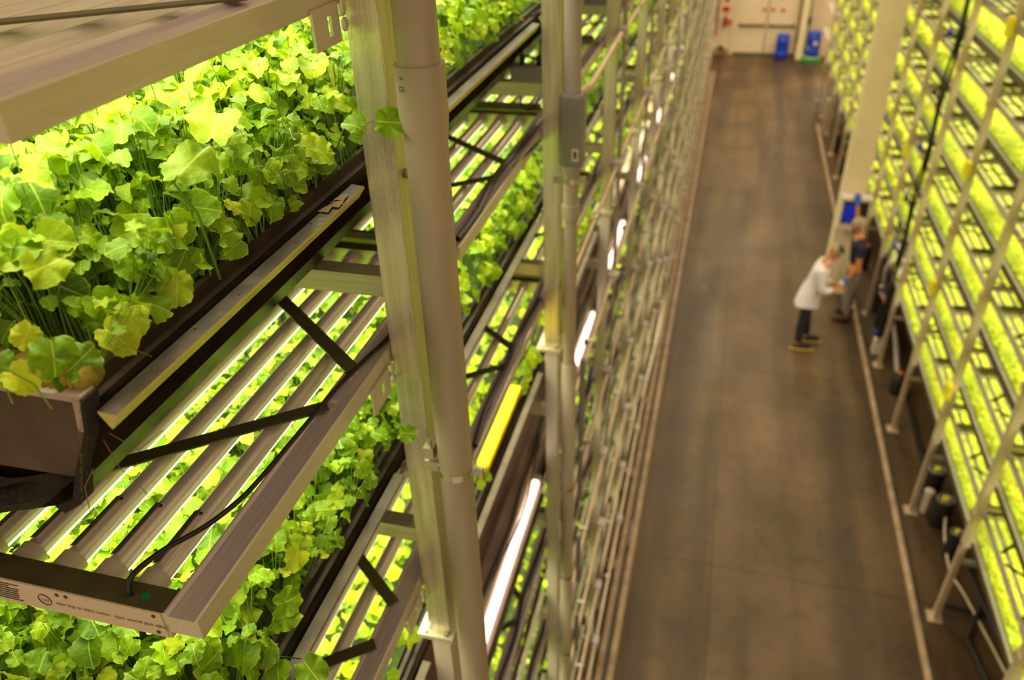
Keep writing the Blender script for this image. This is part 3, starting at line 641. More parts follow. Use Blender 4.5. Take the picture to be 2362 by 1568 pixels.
# ------------------------------------------------------------------ pipes beside the left posts
t = thing('drain_pipe', (-.42, 1.06, H), 'thick grey plastic pipe with a bell coupling in front of the near post', 'pipe')
b = MB(); b.tube([(0, 0, z - H) for z in (.6, -.276)], .0305, 32); b.build('upper_pipe', Mt['pvc'], t, smooth=True)
b = MB(); b.tube([(0, 0, z - H) for z in (-.268, -.345, -.365, -.385, -1.9, H)], [.0365, .0365, .0345, .0325, .0325, .0325], 32); b.build('bell_pipe', Mt['pvc'], t, smooth=True)
text('SI', .013, Mt['ink'], t, (-.016, -.0345, -.296 - H), (math.radians(90), math.radians(-90), math.radians(-24)), 'pipe_marking'); text('#', .009, Mt['ink'], t, (-.016, -.0345, -.281 - H), (math.radians(90), math.radians(-90), math.radians(-24)), 'pipe_marking')
def clamp(z, r, wing=True):
    b = MB(); n = 28; b.lathe((0, 0, z), [(r + .0005, -.008), (r + .002, -.008), (r + .002, .008), (r + .0005, .008)], n)
    if wing: b.box(r, r + .022, -.004, .004, -.010 + z, .010 + z); b.box(-r - .03, -r, -.006, .006, -.012 + z, .012 + z)
    return b
clamp(-1.026 - H, .0325).build('pipe_clamp', Mt['clamp'], t, smooth=True)
MB().box(-.056, -.036, -.02, .02, -.995 - H, -.97 - H).tube([(-.045, -.01, -.97 - H), (-.045, -.01, -.955 - H)], .005, 6).build('clamp_bolt', Mt['clamp'], t)
tag(MB().tube([(-.462, 1.10, -.45), (-.452, 1.10, -.45)], .006, 6).tube([(-.474, 1.10, -.45), (-.466, 1.10, -.45)], .009, 6).build('rack_bolt', Mt['clamp']), 'hexagonal bolt on the aisle side of the near post', 'bolt')
t = thing('riser_pipe', (-.432, 2.27, H), 'grey pipe with a rectangular conduit box beside the second post', 'pipe')
MB().tube([(0, 0, z - H) for z in (.6, -.60)], .026, 20).build('upper_pipe', Mt['pvcd'], t, smooth=True)
MB().tube([(0, 0, z - H) for z in (-.60, -.66)], .0275, 20).build('pipe_collar', Mt['pvcd'], t, smooth=True)
MB().box(-.033, .040, -.034, .034, -.86 - H, -.64 - H).build('conduit_box', Mt['grey'], t, bevel=.01)
q = MB().box(.008, .028, -.0355, -.034, -.838 - H, -.80 - H).build('box_label', Mt['label'], t); MB().box(.013, .023, -.0362, -.0355, -.83 - H, -.808 - H).build('label_print', Mt['ink'], q)
MB().tube([(0, 0, z - H) for z in (-.855, -.88, -.90)], [.030, .028, .024], 20).build('neck', Mt['pvcd'], t, smooth=True)
MB().tube([(0, 0, z - H) for z in (-.90, -.99, -.992, -1.04, -1.042, -1.62)], [.0245, .0245, .028, .028, .022, .022], 20).build('pipe_joint', Mt['pvc'], t, smooth=True)
MB().tube([(0, 0, z - H) for z in (-1.60, -1.605, H)], [.022, .027, .027], 20).build('lower_pipe', Mt['pvc'], t, smooth=True)
for zz in (-.91, -2.20, -2.72, -3.25, -3.8): clamp(zz - H, .027 if zz < -1 else .0245, zz > -1).build('pipe_clamp', Mt['clamp'], t, smooth=True)
MB().tube(smooth_pts([(.015, -.01, -.66 - H), (.04, .06, -.64 - H), (.03, .2, -.66 - H), (-.01, 1.1, -.71 - H)]), .011, 10).build('branch_conduit', Mt['conduit'], t, smooth=True)
for i, (z0, z1) in enumerate(((-1.62, -2.0), (-2.05, -2.32), (-2.55, -2.82), (-3.05, -3.32), (-3.6, -3.86))):
    tag(MB().tube([(-.392, 2.33, z0), (-.392, 2.33, z1)], .011, 10).build('short_conduit', Mt['grey'], smooth=True), f'short grey conduit piece beside the second pipe, {NTH[i]} from the top', 'conduit', 'short conduits by the second pipe')
for i, y in enumerate(posts_l[2:12]):
    tag(MB().tube([(-.452, y + .09, .5), (-.452, y + .09, -4.6)], .010, 8).build('vertical_conduit', Mt['pvcd'], smooth=True), f'thin grey conduit running down the {NTH[i + 2]} left post', 'conduit', 'vertical conduits on the left rack')
# horizontal conduits with a junction box at every post
for j in range(8):
    z = -.7385 - .593 * j; ya = 3.5 if j == 0 else 2.3
    t = thing('conduit_run', (-.455, ya, z), f'beige conduit run with grey boxes along the {ORD[j]} level of the left rack', 'conduit', 'conduit runs of the left rack')
    MB().tube([(0, 0, 0), (0, 21.8 - ya, 0)], .0105, 8).build('pipe', Mt['conduit'], t, smooth=True)
    for i, y in enumerate(posts_l[2:]):
        b = MB().box(-.022, .022, y - ya - .005, y - ya + .065, -.022, .026).tube([(0, y - ya - .04, 0), (0, y - ya + .1, 0)], .015, 8); b.build('junction_box', Mt['jbox'], t, bevel=.004 if i < 6 else 0)
    for i in range(14):
        MB().box(-.03, .013, .6 + i * 1.22, .615 + i * 1.22, -.013, .013).build('pipe_strap', Mt['clamp'], t)
# sagging pale hose low on the left rack
tag(MB().tube(smooth_pts([(-.42, 8.1, -4.3), (-.40, 7.9, -4.55), (-.41, 7.6, -4.7), (-.44, 6.9, -4.78), (-.47, 6.4, -4.85)]), .018, 10).build('pale_hose', Mt['pvc'], smooth=True), 'pale lilac-grey hose drooping along the foot of the left rack', 'hose')
tag(MB().box(-.395, -.378, 5.0, 5.3, H + .006, H + .03).build('floor_wedge', Mt['jbox'], bevel=.004), 'pale blue-grey lump lying in the left floor channel', 'offcut')
# ------------------------------------------------------------------ right rack
rr = thing('growing_rack', (2.14, 11, H), 'right metal growing rack with thin pale posts, across the aisle', 'rack')
def rb2(b, name, mats, par=rr, **kw):
    b.v = [(x - 2.14, y - 11, z - H) for x, y, z in b.v]; return b.build(name, mats, par, **kw)
posts_r = [2.34 + P * k for k in range(0, 15)]
for i, y in enumerate(posts_r):
    rb2(MB().box(2.110, 2.165, y, y + .06, -4.62, -.1), 'post', Mt['rpost'])
    rb2(MB().box(2.110, 2.150, y + .005, y + .055, H + .01, -4.60), 'lower_post', Mt['conduit'])
    rb2(MB().box(2.07, 2.18, y - .03, y + .09, H, H + .015), 'base_plate', Mt['conduit'])
    for k in range(0, 8): 
        if k % 2 == 0 and i < 12: rb2(MB().box(2.100, 2.165, y - .01, y + .07, -.85 - .575 * k - .03, -.85 - .575 * k + .03), 'post_collar', Mt['conduit'])
arms = sorted((y, k) for y in posts_r for k in range(8)); far = MB()
for j, (y, k) in enumerate(arms):
    b = MB() if j < 90 else far; z = ZR_LIP(k) - .20
    b.box(2.16, 3.25, y + .01, y + .045, z, z + .035)
    if j < 90: rb2(b, 'cross_arm', Mt['arm'])
rb2(far, 'far_cross_arms', Mt['arm'])['kind'] = 'stuff'
for i, y in enumerate(posts_r): rb2(MB().box(3.25, 3.3, y, y + .05, H, -.1), 'rear_post', Mt['rpost'])
for k in range(8):
    z = ZR_LIP(k)
    t = thing('grow_trough', (XR, 2.9, z), f'dark trough carrying the {ORD[k]} bright bed of the right rack', 'trough', 'troughs of the right rack')
    b = trough(XR, -1, 2.9, 20.4, z, .95, .35); b.v = [(x - XR, y - 2.9, zz - z) for x, y, zz in b.v]; b.build('trough_body', [Mt['liner'], Mt['wall'], Mt['matte']], t)
    b = MB(); b.box(XR - .004, XR + .028, 2.9, 20.4, z - .03, z + .03); b.v = [(x - XR, y - 2.9, zz - z) for x, y, zz in b.v]; b.build('lip_rail', Mt['dark'], t)
    MB().box(.03, .9, .02, 17.4, .0, .045).build('growing_mat', Mt['soilR'], t)
    rng = np.random.default_rng(900 + k); G = []
    N = 13000; pos, nor, yaw, tint, t_ = canopy(N, XR + .035, -1, .72, 2.9, 10, z + .045, .035, .02, rng, 0, False, .35, .5); tint = tint + .22 * np.sin(pos[:, 1] * 2.3 + k) * np.sin(pos[:, 1] * 5.1 + 2 * k)
    G += split(LO, pos, nor, yaw, rng.uniform(.018, .030, N), np.clip(tint, 0, 1))
    N = 5500; pos, nor, yaw, tint, t_ = canopy(N, XR + .035, -1, .72, 10, 20.3, z + .045, .04, .02, rng, 0, False, .35, .5); G += split(LO, pos, nor, yaw, rng.uniform(.05, .08, N), tint)
    o = leaf_cloud('fine_crop_bed', G, [Mt['leafR'], Mt['stem']])
    tag(o, f'fine yellow-green shoots filling the {ORD[k]} bed of the right rack', 'crop', 'crop beds of the right rack', 'stuff')
# yellow sticky tags on the right posts
for i, (y, z) in enumerate(((7.21, -1.46), (7.21, -2.62), (7.21, -3.77), (5.99, -4.1), (9.65, -3.3))):
    b = MB().box(2.065, 2.105, y - .06, y + .04, z, z + .14); b.tube([(2.10, y + .02, z + .14), (2.12, y + .02, z + .16)], .004, 6)
    tag(b.build('sticky_trap', Mt['yel'], bevel=.004), f'yellow insect tag on a right post, {["highest", "second highest", "third highest", "nearest and lowest", "farthest"][i]} of the five', 'tag', 'yellow insect tags')
# black hose bundle with valves down the right rack
t = thing('hose_bundle', (2.10, 8.75, H), 'thick black hose bundle hanging down the right rack with small valves', 'hose')
for i, (dx, dy) in enumerate(((0, 0), (.035, .02), (.015, -.03))):
    MB().tube([(dx + .012 * math.sin(j * .9 + i), dy + .015 * math.cos(j * .7 + i), .15 + j * .16) for j in range(33)], .014, 8).build('hose', Mt['cable'], t, smooth=True)
for j in range(8):
    z = ZR_LIP(j) - .06 - H
    MB().tube([(-.02, -.02, z), (-.06, .10, z + .02), (-.02, .22, z + .05)], .014, 8).build('branch', Mt['black'], t, smooth=True)
    MB().box(-.07, -.03, .05, .13, z + .0, z + .045).build('valve', Mt['blue'] if j % 2 == 0 else Mt['black'], t, bevel=.006)
    MB().tube([(-.05, .13, z + .02), (-.05, .18, z + .02)], .02, 10).build('valve_cap', Mt['white'] if j % 2 else Mt['orange'], t)
# structural column with control panel
t = thing('building_column', (1.745, 10.2, H), 'cream square steel column rising beside the right rack behind the two people', 'column')
MB().box(-.143, .143, 0, .28, 0, 7.0).build('shaft', Mt['column'], t, bevel=.012)
MB().box(-.17, .17, -.03, .31, 0, .02).build('base_plate', Mt['column'], t)
p = thing('control_panel', (1.775, 10.06, -4.40), 'white control box with a blue screen on the column', 'control panel')
MB().box(-.165, .165, .0, .14, -.08, .36).build('housing', Mt['white'], p, bevel=.012)
MB().box(-.18, .18, -.05, .14, .35, .385).build('hood', Mt['white'], p, bevel=.006)
MB().box(-.15, .15, -.012, .0, .03, .32).build('screen_bezel', Mt['black'], p); MB().box(-.135, -.01, -.018, -.012, .06, .29).build('screen', Mt['screen'], p)
MB().tube(smooth_pts([(-.1, .0, -.08), (-.11, -.03, -.3), (-.02, -.03, -.42), (.0, .05, -.6), (-.02, .13, -.9)]), .008, 6).build('hanging_cord', Mt['white'], p)
# ------------------------------------------------------------------ end of the hall
def barrel(loc, lab, lid=True):
    t = thing('plastic_barrel', loc, lab, 'barrel')
    MB().lathe((0, 0, 0), [(.15, 0), (.168, .02), (.170, .12), (.176, .13), (.170, .14), (.174, .30), (.170, .46), (.176, .47), (.170, .48), (.166, .60), (.150, .62)], 32).build('drum', Mt['blue'], t, smooth=True)
    MB().lathe((0, 0, .615), [(.155, 0), (.155, .018), (.13, .022)], 32).build('drum_rim', Mt['bluelid'], t, smooth=True)
    return t
barrel((1.36, 23.42, H), 'plain blue plastic barrel in front of the cream double door')
b2 = barrel((2.15, 23.30, H + .12), 'blue plastic barrel with a round white label, on a green tray')
MB().tube([(0.03, -.172, .36), (0.03, -.178, .36)], .055, 20).build('round_label', Mt['white'], b2); MB().tube([(-.13, -.115, .22), (-.137, -.120, .22)], .035, 16).build('small_round_label', Mt['white'], b2)
t = thing('spill_tray', (2.15, 23.30, H), 'low green spill tray under the labelled blue barrel', 'tray')
MB().box(-.26, .24, -.26, .26, .0, .10).build('tray_body', Mt['greenp'], t, bevel=.02); MB().tube([(.22 * math.cos(a / 12 * 6.283), .22 * math.sin(a / 12 * 6.283), .11) for a in range(13)], .012, 8).build('tray_rim', Mt['white'], t, smooth=True)
tag(MB().box(1.74, 1.90, 23.30, 23.46, H, -2.5).build('door_column', Mt['column'], bevel=.01), 'slim cream column between the double door and the labelled barrel', 'column')
tag(MB().tube([(1.99, 23.6, H + .1), (1.97, 23.62, -3.6)], .02, 8).build('green_pole', Mt['greenp'], smooth=True), 'green pole leaning behind the labelled barrel', 'pole')
tag(MB().box(1.93, 2.02, 23.55, 23.62, -4.62, -4.42).build('handle_box', Mt['black'], bevel=.01), 'small black box on the green pole', 'box')
tag(MB().tube([(1.72, 23.70, H + .35), (1.72, 23.70, -3.0)], .03, 8).build('dark_pipe', Mt['dark'], smooth=True), 'dark pipe standing right of the double door', 'pipe')
t = thing('fire_extinguisher', (-.22, 23.70, -4.72), 'red fire extinguisher hanging left of the double door', 'fire extinguisher')
MB().lathe((0, 0, 0), [(.05, 0), (.065, .02), (.065, .20), (.04, .25), (.02, .27)], 18).build('cylinder', Mt['red'], t, smooth=True)
MB().box(-.02, .02, -.06, .02, .27, .30).tube([(0, -.04, .27), (.05, -.06, .2), (.05, -.06, .08)], .01, 6).build('valve', Mt['black'], t)
tag(MB().box(-.32, -.14, 23.78, 23.80, -4.36, -4.22).build('fire_sign', Mt['red']), 'red sign on the wall above the fire extinguisher', 'sign')
tag(MB().box(-.29, -.17, 23.78, 23.80, -4.10, -3.96).build('round_sign', Mt['red']), 'pale red sign on the wall, topmost by the extinguisher', 'sign')
tag(MB().box(-.12, -.03, 23.74, 23.80, -4.64, -4.56).build('alarm_pull', Mt['red'], bevel=.01), 'small red alarm pull between extinguisher and door', 'alarm')
t = thing('sprinkler_pipe', (-.46, 23.66, -4.95), 'dark vertical pipe with an orange end left of the extinguisher', 'pipe')
MB().tube([(0, 0, .1), (0.02, 0, 2.4)], .03, 10).build('pipe_body', Mt['dark'], t, smooth=True); MB().tube([(0, 0, 0), (0, 0, .12)], .05, 12).build('orange_valve', Mt['orange'], t, smooth=True)
MB().box(-1.2, -.05, 23.72, 23.80, H, H + .14).build('baseboard_back', Mt['curb'])['kind'] = 'structure'
tag(MB().box(-.35, -.20, 23.66, 23.78, -5.33, -5.25).tube([(-.2, 23.7, -5.3), (-.16, 23.7, -5.46)], .02, 6).build('floor_valve', Mt['dark']), 'small dark valve low on the wall beside the door', 'valve')
tag(MB().lathe((.02, 9.95, H), [(.06, 0), (.05, .01), (.02, .012), (.0, .012)], 14).build('floor_stain_cover', Mt['channel']), 'small dark round cover set in the aisle floor', 'cover')
# stuff along the foot of the right rack
tag(MB().box(2.02, 2.10, 17.1, 17.2, H, H + .7).build('end_guard', Mt['conduit'], bevel=.01), 'pale guard block at the far end of the right curb', 'guard')
for i, (x, y, z, r, lab) in enumerate(((2.34, 6.32, -5.2, .085, 'round filter housing with a yellow core, farthest of the three'), (2.34, 5.92, -5.2, .085, 'round filter housing with a yellow core, middle one with the pale hose'), (2.36, 5.52, -5.2, .06, 'small yellow-capped pump fitting, nearest of the three'))):
    t = thing('filter_housing', (x, y, H), lab, 'filter', 'yellow-cored fittings under the right rack')
    MB().lathe((0, 0, 0), [(r * .8, 0), (r, .02), (r, z - H), (r * .95, z - H + .03), (r * .6, z - H + .032), (r * .58, z - H + .01)], 24).build('housing', Mt['black'], t, smooth=True)
    MB().tube([(r * .78 * math.cos(a / 16 * 6.283), r * .78 * math.sin(a / 16 * 6.283), z - H + .035) for a in range(17)], r * .14, 6).build('rim_ring', Mt['grey'], t, smooth=True)
    MB().box(-r * .35, r * .35, -r * .3, r * .3, z - H + .01, z - H + .06).build('yellow_core', Mt['yel'], t, bevel=.012)
tag(MB().lathe((2.24, 6.05, H), [(.03, 0), (.04, .2), (.045, .26), (.02, .28)], 14).build('white_cap_fitting', Mt['white'], smooth=True), 'white capped fitting among the black filter housings', 'fitting')
tag(MB().tube(smooth_pts([(2.40, 6.0, -5.25), (2.34, 5.72, -5.35), (2.33, 5.32, -5.43), (2.40, 5.08, -5.44), (2.50, 4.6, -5.44), (2.6, 4.1, -5.44)]), .012, 8).build('pale_hose', Mt['conduit'], smooth=True), 'thin pale hose curling over the floor from the yellow-cored filter', 'hose')
tag(MB().tube(smooth_pts([(2.12, 9.2, -4.85), (2.22, 9.0, -5.0), (2.30, 8.8, -5.2), (2.30, 8.3, -5.38), (2.30, 7.9, -5.43)]), .028, 10).build('grey_hose', Mt['jbox'], smooth=True), 'thick grey hose bending down beside the two people', 'hose')
b = MB()
b.tube([(2.47, 5.35, H + .05), (2.62, 4.2, H + .05), (2.8, 2.8, H + .05)], .02, 8).tube([(2.47, 5.35, H + .05), (2.60, 5.36, H + .05)], .02, 8)
tag(b.build('black_floor_pipe', Mt['black'], smooth=True), 'long black pipe on the floor at the foot of the right rack', 'pipe')
b = MB(); b.tube([(2.50, 4.98, H + .04), (2.42, 4.82, H + .04), (2.32, 4.62, H + .04), (2.42, 4.1, H + .04), (2.6, 3.2, H + .04)], .018, 8)
tag(b.build('bent_floor_pipe', Mt['black'], smooth=True), 'black pipe with a bend lying beside the long black pipe', 'pipe')
tag(MB().tube([(2.18, 4.96, H + .02), (2.55, 4.90, H + .02)], .012, 8).build('cross_pipe', Mt['black'], smooth=True), 'short black pipe crossing the floor behind a right post', 'pipe')
tag(MB().box(2.33, 2.36, 6.7, 7.9, H, H + .05).build('dark_rail', Mt['black']), 'dark straight rail on the floor under the right rack', 'rail')
t = thing('pump', (2.25, 7.95, H), 'black pump with an orange cap under the right rack', 'pump')
MB().lathe((0, 0, 0), [(.07, 0), (.08, .03), (.08, .22), (.05, .26)], 18).build('pump_body', Mt['black'], t, smooth=True); MB().ball((0, -.02, .28), .03, .03, .02).build('orange_cap', Mt['orange'], t, smooth=True)
MB().tube([(0, 0, .1), (.1, .05, .1), (.2, .2, .12)], .025, 8).build('pump_outlet', Mt['black'], t, smooth=True)
t = thing('pump_station', (2.20, 9.3, H), 'dark cluster of pumps and valves on a stand behind the two people', 'pump')
MB().box(-.08, .22, -.5, .5, .0, .06).box(-.05, .2, -.45, .4, .55, .6).build('stand', Mt['dark'], t)
for j in range(5): MB().lathe((.02 + .05 * (j % 2), -.4 + j * .19, .06), [(.05, 0), (.06, .05), (.06, .35 + .1 * (j % 3)), (.03, .45 + .1 * (j % 3))], 14).build('canister', Mt['black'], t, smooth=True)
for j in range(4): MB().tube(smooth_pts([(.0, -.35 + j * .2, .5), (-.05, -.3 + j * .2, .8), (.05, -.2 + j * .2, 1.0), (.06, -.1 + j * .2, 1.3)]), .018, 8).build('riser_hose', Mt['cable'] if j % 2 else Mt['jbox'], t, smooth=True)
MB().ball((-.06, -.30, .62), .03, .03, .03).build('red_knob', Mt['orange'], t, smooth=True)
t = thing('white_box', (2.12, 8.75, H), 'white meter box standing beside the grey hose', 'box')
MB().box(-.04, .05, -.05, .05, .0, .22).build('box_body', Mt['white'], t, bevel=.01); MB().box(-.05, .0, .02, .08, .22, .27).build('blue_cap', Mt['blue'], t, bevel=.008)
for i, y in enumerate((11.0, 12.3, 13.6, 14.8, 16.0)):
    t = thing('floor_pump', (2.22, y, H), f'dark pump fitting low under the right rack, {NTH[i]} beyond the column', 'pump', 'pumps beyond the column')
    MB().lathe((0, 0, 0), [(.06, 0), (.07, .25), (.03, .35)], 12).build('pump_body', Mt['black'], t, smooth=True); MB().ball((0, 0, .37), .03, .03, .025, 8, 6).build('pump_cap', Mt['orange'], t, smooth=True)
# warm high-bay lamps above the aisle, out of the picture
for i, y in enumerate((6.5, 12.5, 18.0, 22.0)):
    t = thing('high_bay_lamp', (.85, y, 1.35), f'round warm ceiling lamp over the aisle, {NTH[i]} from the camera', 'lamp', 'ceiling lamps over the aisle')
    MB().lathe((0, 0, 0), [(.20, 0), (.20, .02), (.12, .12), (.05, .16)], 20).build('lamp_shade', Mt['grey'], t, smooth=True)
    d = bpy.data.lights.new('lamp_glow', 'AREA'); d.shape = 'DISK'; d.size = .36; d.energy = (55, 70, 90, 110)[i]; d.color = (1, .78, .50)
    o = bpy.data.objects.new('lamp_glow', d); COL.objects.link(o); o.parent = t; o.location = (0, 0, -.01)
# ------------------------------------------------------------------ people
def skin_mesh(name, verts, edges, radii, m, parent, sub=2, root=0):
    # one surface grown from a skeleton of joints
    me = bpy.data.meshes.new(name); me.from_pydata(verts, edges, []); me.materials.append(m); o = bpy.data.objects.new(name, me); COL.objects.link(o); o.parent = parent
    md = o.modifiers.new('skin', 'SKIN'); sv = me.skin_vertices[0].data if me.skin_vertices else None
    if sv is None:
        bpy.context.view_layer.objects.active = o; bpy.context.view_layer.update(); sv = me.skin_vertices[0].data
    for i, r_ in enumerate(radii): sv[i].radius = r_ if isinstance(r_, tuple) else (r_, r_); sv[i].use_root = (i == root)
    md.use_smooth_shade = True; o.modifiers.new('sub', 'SUBSURF').levels = sub; o.modifiers['sub'].render_levels = sub; return o
def chain(base, pts, rad, V, E, R):
    prev = base
    for p, r_ in zip(pts, rad): V.append(p); R.append(r_); E.append((prev, len(V) - 1)); prev = len(V) - 1
    return prev
def fingers(V, E, R, hand, palm, d, side, curl, k=1.0, rr=.0075):
    """palm joint index -> four fingers and a thumb; d = pointing direction, side = across the palm"""
    d = Vector(d).normalized(); side = Vector(side).normalized(); nrm = d.cross(side).normalized()
    p0 = Vector(V[palm])
    for i, ln in enumerate((.062, .070, .066, .052)):
        off = side * ((i - 1.5) * .019) * k; b = p0 + off + d * .012 * k; a = curl
        p1 = b + (d * math.cos(a * .3) + nrm * math.sin(a * .3)) * ln * .45 * k; p2 = p1 + (d * math.cos(a) + nrm * math.sin(a)) * ln * .32 * k; p3 = p2 + (d * math.cos(a * 1.6) + nrm * math.sin(a * 1.6)) * ln * .25 * k
        chain(palm, [tuple(b), tuple(p1), tuple(p2), tuple(p3)], [rr, rr, rr * .9, rr * .75], V, E, R)
    b = Vector(V[hand]) + side * -.028 * k + d * .015 * k
    chain(hand, [tuple(b), tuple(b + (d * .7 - side * .7).normalized() * .03 * k + nrm * .008), tuple(b + (d * .9 - side * .5).normalized() * .055 * k + nrm * .02)], [rr * 1.2, rr, rr * .85], V, E, R)
def person(name, loc, label, J, cfg):
    """J: joints in local metres"""
    t = thing(name, loc, label, 'person')
    g = lambda n: tuple(J[n])
    V = [g('pelvis')]; R = [(.085, .075)]; E = []
    sp = chain(0, [g('waist'), g('chest'), g('upper')], [(.08, .065), (.10, .075), (.085, .065)], V, E, R)
    nk = chain(sp, [g('neck'), g('jaw'), g('head'), g('crown')], [.042, .050, (.070, .078), .05], V, E, R)
    for s in ('L', 'R'):
        chain(0, [g('hip' + s), g('knee' + s), g('ankle' + s), g('heel' + s), g('toe' + s)], [.068, .048, .032, .032, .026], V, E, R)
        w = chain(sp, [g('sh' + s), g('el' + s), g('wr' + s)], [.045, .034, .023], V, E, R)
        d = (Vector(J['ha' + s]) - Vector(J['wr' + s])); h = chain(w, [g('ha' + s)], [(.022, .016)], V, E, R); pm = chain(h, [tuple(Vector(J['ha' + s]) + d * .5)], [(.026, .013)], V, E, R)
        fingers(V, E, R, h, pm, d, cfg['side' + s], cfg['curl' + s], .95)
    body = skin_mesh('body', V, E, R, Mt['skin'], t)
    # face
    hd = Vector(J['head']); fd = Vector(cfg['face']).normalized(); up = (Vector(J['crown']) - Vector(J['jaw'])).normalized(); rt = fd.cross(up).normalized(); up = rt.cross(fd)
    b = MB()
    for s in (-1, 1): b.ball(hd + fd * .066 + rt * .026 * s + up * .005, .008, .008, .006, 8, 6)
    b.build('eyes', Mt['eye'], t, smooth=True)
    b = MB(); b.tube([hd + fd * .066 + up * .01, hd + fd * .088 - up * .022, hd + fd * .070 - up * .03], [.007, .012, .008], 8); b.build('nose', Mt['skin'], t, smooth=True)
    MB().bar(hd + fd * .070 - up * .052 - rt * .022, hd + fd * .070 - up * .052 + rt * .022, .012, .008).build('mouth', Mt['lipm'], t)
    b = MB()
    for s in (-1, 1): b.ball(hd + rt * .074 * s - fd * .005 - up * .008, .012, .016, .024, 8, 6)
    b.build('ears', Mt['skin'], t, smooth=True)
    return t
def ellipsoid_cap(t, name, c, ax, r3, m, cut=-.1):
    """cap over the skull: axes (right, face, up)"""
    b = MB(); nu, nv = 20, 10; rt, fd, up = ax; vs = []; 
    for i in range(nv + 1):
        th = (math.pi * (.5 - cut * .5)) * i / nv
        for k in range(nu):
            a = 2 * math.pi * k / nu; vs.append(Vector(c) + rt * r3[0] * math.sin(th) * math.cos(a) + fd * r3[1] * math.sin(th) * math.sin(a) + up * r3[2] * math.cos(th))
    b.add(vs, [(i * nu + k, i * nu + (k + 1) % nu, (i + 1) * nu + (k + 1) % nu, (i + 1) * nu + k) for i in range(nv) for k in range(nu)]); return b.build(name, m, t, smooth=True)
def garment(t, name, V, E, R, m): return skin_mesh(name, V, E, R, m, t)
# person in the white coat, bending over what he holds
J = dict(pelvis=(.0, 0, .70), waist=(.02, 0, .82), chest=(.065, 0, .98), upper=(.10, 0, 1.12), neck=(.135, 0, 1.20), jaw=(.170, 0, 1.250), head=(.185, 0, 1.305), crown=(.192, 0, 1.37),
         hipL=(.0, .08, .66), kneeL=(.03, .10, .37), ankleL=(.07, .11, .07), heelL=(.06, .11, .035), toeL=(.20, .10, .03),
         hipR=(-.01, -.08, .66), kneeR=(-.03, -.09, .37), ankleR=(-.04, -.09, .07), heelR=(-.05, -.09, .035), toeR=(.10, -.11, .03),
         shL=(.10, .15, 1.10), elL=(.11, .18, .85), wrL=(.26, .08, .84), haL=(.30, .05, .85), shR=(.07, -.15, 1.10), elR=(.08, -.18, .85), wrR=(.25, -.09, .84), haR=(.29, -.06, .85))
L1 = (1.245, 8.75, H)
t = person('person', L1, 'person in a long white lab coat and dark trousers bending forward in the aisle', J, dict(sideL=(0, -1, -.2), sideR=(0, 1, -.2), curlL=.9, curlR=.9, face=(.80, 0, -.60)))
V = [(0, 0, .60)]; R = [(.125, .135)]; E = []; sp = chain(0, [(.0, 0, .72), (.03, 0, .86), (.065, 0, 1.0), (.098, 0, 1.12), (.118, 0, 1.165)], [(.115, .13), (.10, .115), (.108, .125), (.098, .105), (.062, .07)], V, E, R)
for s in (1, -1): chain(sp - 1, [(.095 if s > 0 else .07, .145 * s, 1.10), (.10, .185 * s, .86), (.235, .10 * s, .845)], [.062, .052, .042], V, E, R)
garment(t, 'lab_coat', V, E, R, Mt['coat'])
b = MB(); prof = []
for zz, w, d_, cx in ((.88, .135, .100, .03), (.80, .145, .115, .015), (.70, .155, .13, .0), (.60, .165, .14, -.01)):
    prof.append([(cx + d_ * math.cos(a), w * math.sin(a), zz + .012 * math.sin(3 * a)) for a in [2 * math.pi * q / 28 for q in range(28)]])
vs = [p for r_ in prof for p in r_]; b.add(vs, [(i * 28 + k, i * 28 + (k + 1) % 28, (i + 1) * 28 + (k + 1) % 28, (i + 1) * 28 + k) for i in range(3) for k in range(28)]); b.build('coat_skirt', Mt['coat'], t, smooth=True)
MB().tube([(.115 + .05 * math.cos(a), .055 * math.sin(a), 1.17 + .03 * math.cos(a)) for a in [2 * math.pi * q / 16 for q in range(17)]], .016, 8).build('collar', Mt['coat'], t, smooth=True)
V = [(0, 0, .68)]; R = [(.09, .10)]; E = []
for s, kx, ax in ((1, .03, .07), (-1, -.03, -.04)): chain(0, [(0, .08 * s, .62), (kx, .095 * s, .37), (ax, .10 * s, .09)], [.078, .062, .05], V, E, R)
garment(t, 'trousers', V, E, R, Mt['trouser'])
for s, x in ((1, .06), (-1, -.05)):
    y = .105 * s
    sh = MB(); sh.ball((x + .065, y, .045), .125, .048, .045, 16, 8); sh.build('shoe', Mt['trouser'], t, smooth=True); MB().ball((x + .068, y, .018), .140, .055, .018, 16, 6).build('shoe_sole', Mt['sole'], t, smooth=True)
hd = Vector(J['head']); fd = Vector((.80, 0, -.60)); up = Vector((.60, 0, .80)); rt = fd.cross(up)
ellipsoid_cap(t, 'hair_net', hd + up * .008 - fd * .018, (rt, fd, up), (.083, .086, .076), Mt['net'], .05); ellipsoid_cap(t, 'hair', hd + up * .026 + fd * .016, (rt, fd, up), (.080, .074, .074), Mt['hair'], .25)
t = thing('paper_cup', (1.245 + .325, 8.745, H + .845), 'small white item held in the hands of the white-coated person', 'cup')
MB().lathe((0, 0, 0), [(.022, 0), (.03, .07), (.031, .075)], 18).build('cup_body', Mt['white'], t, smooth=True)
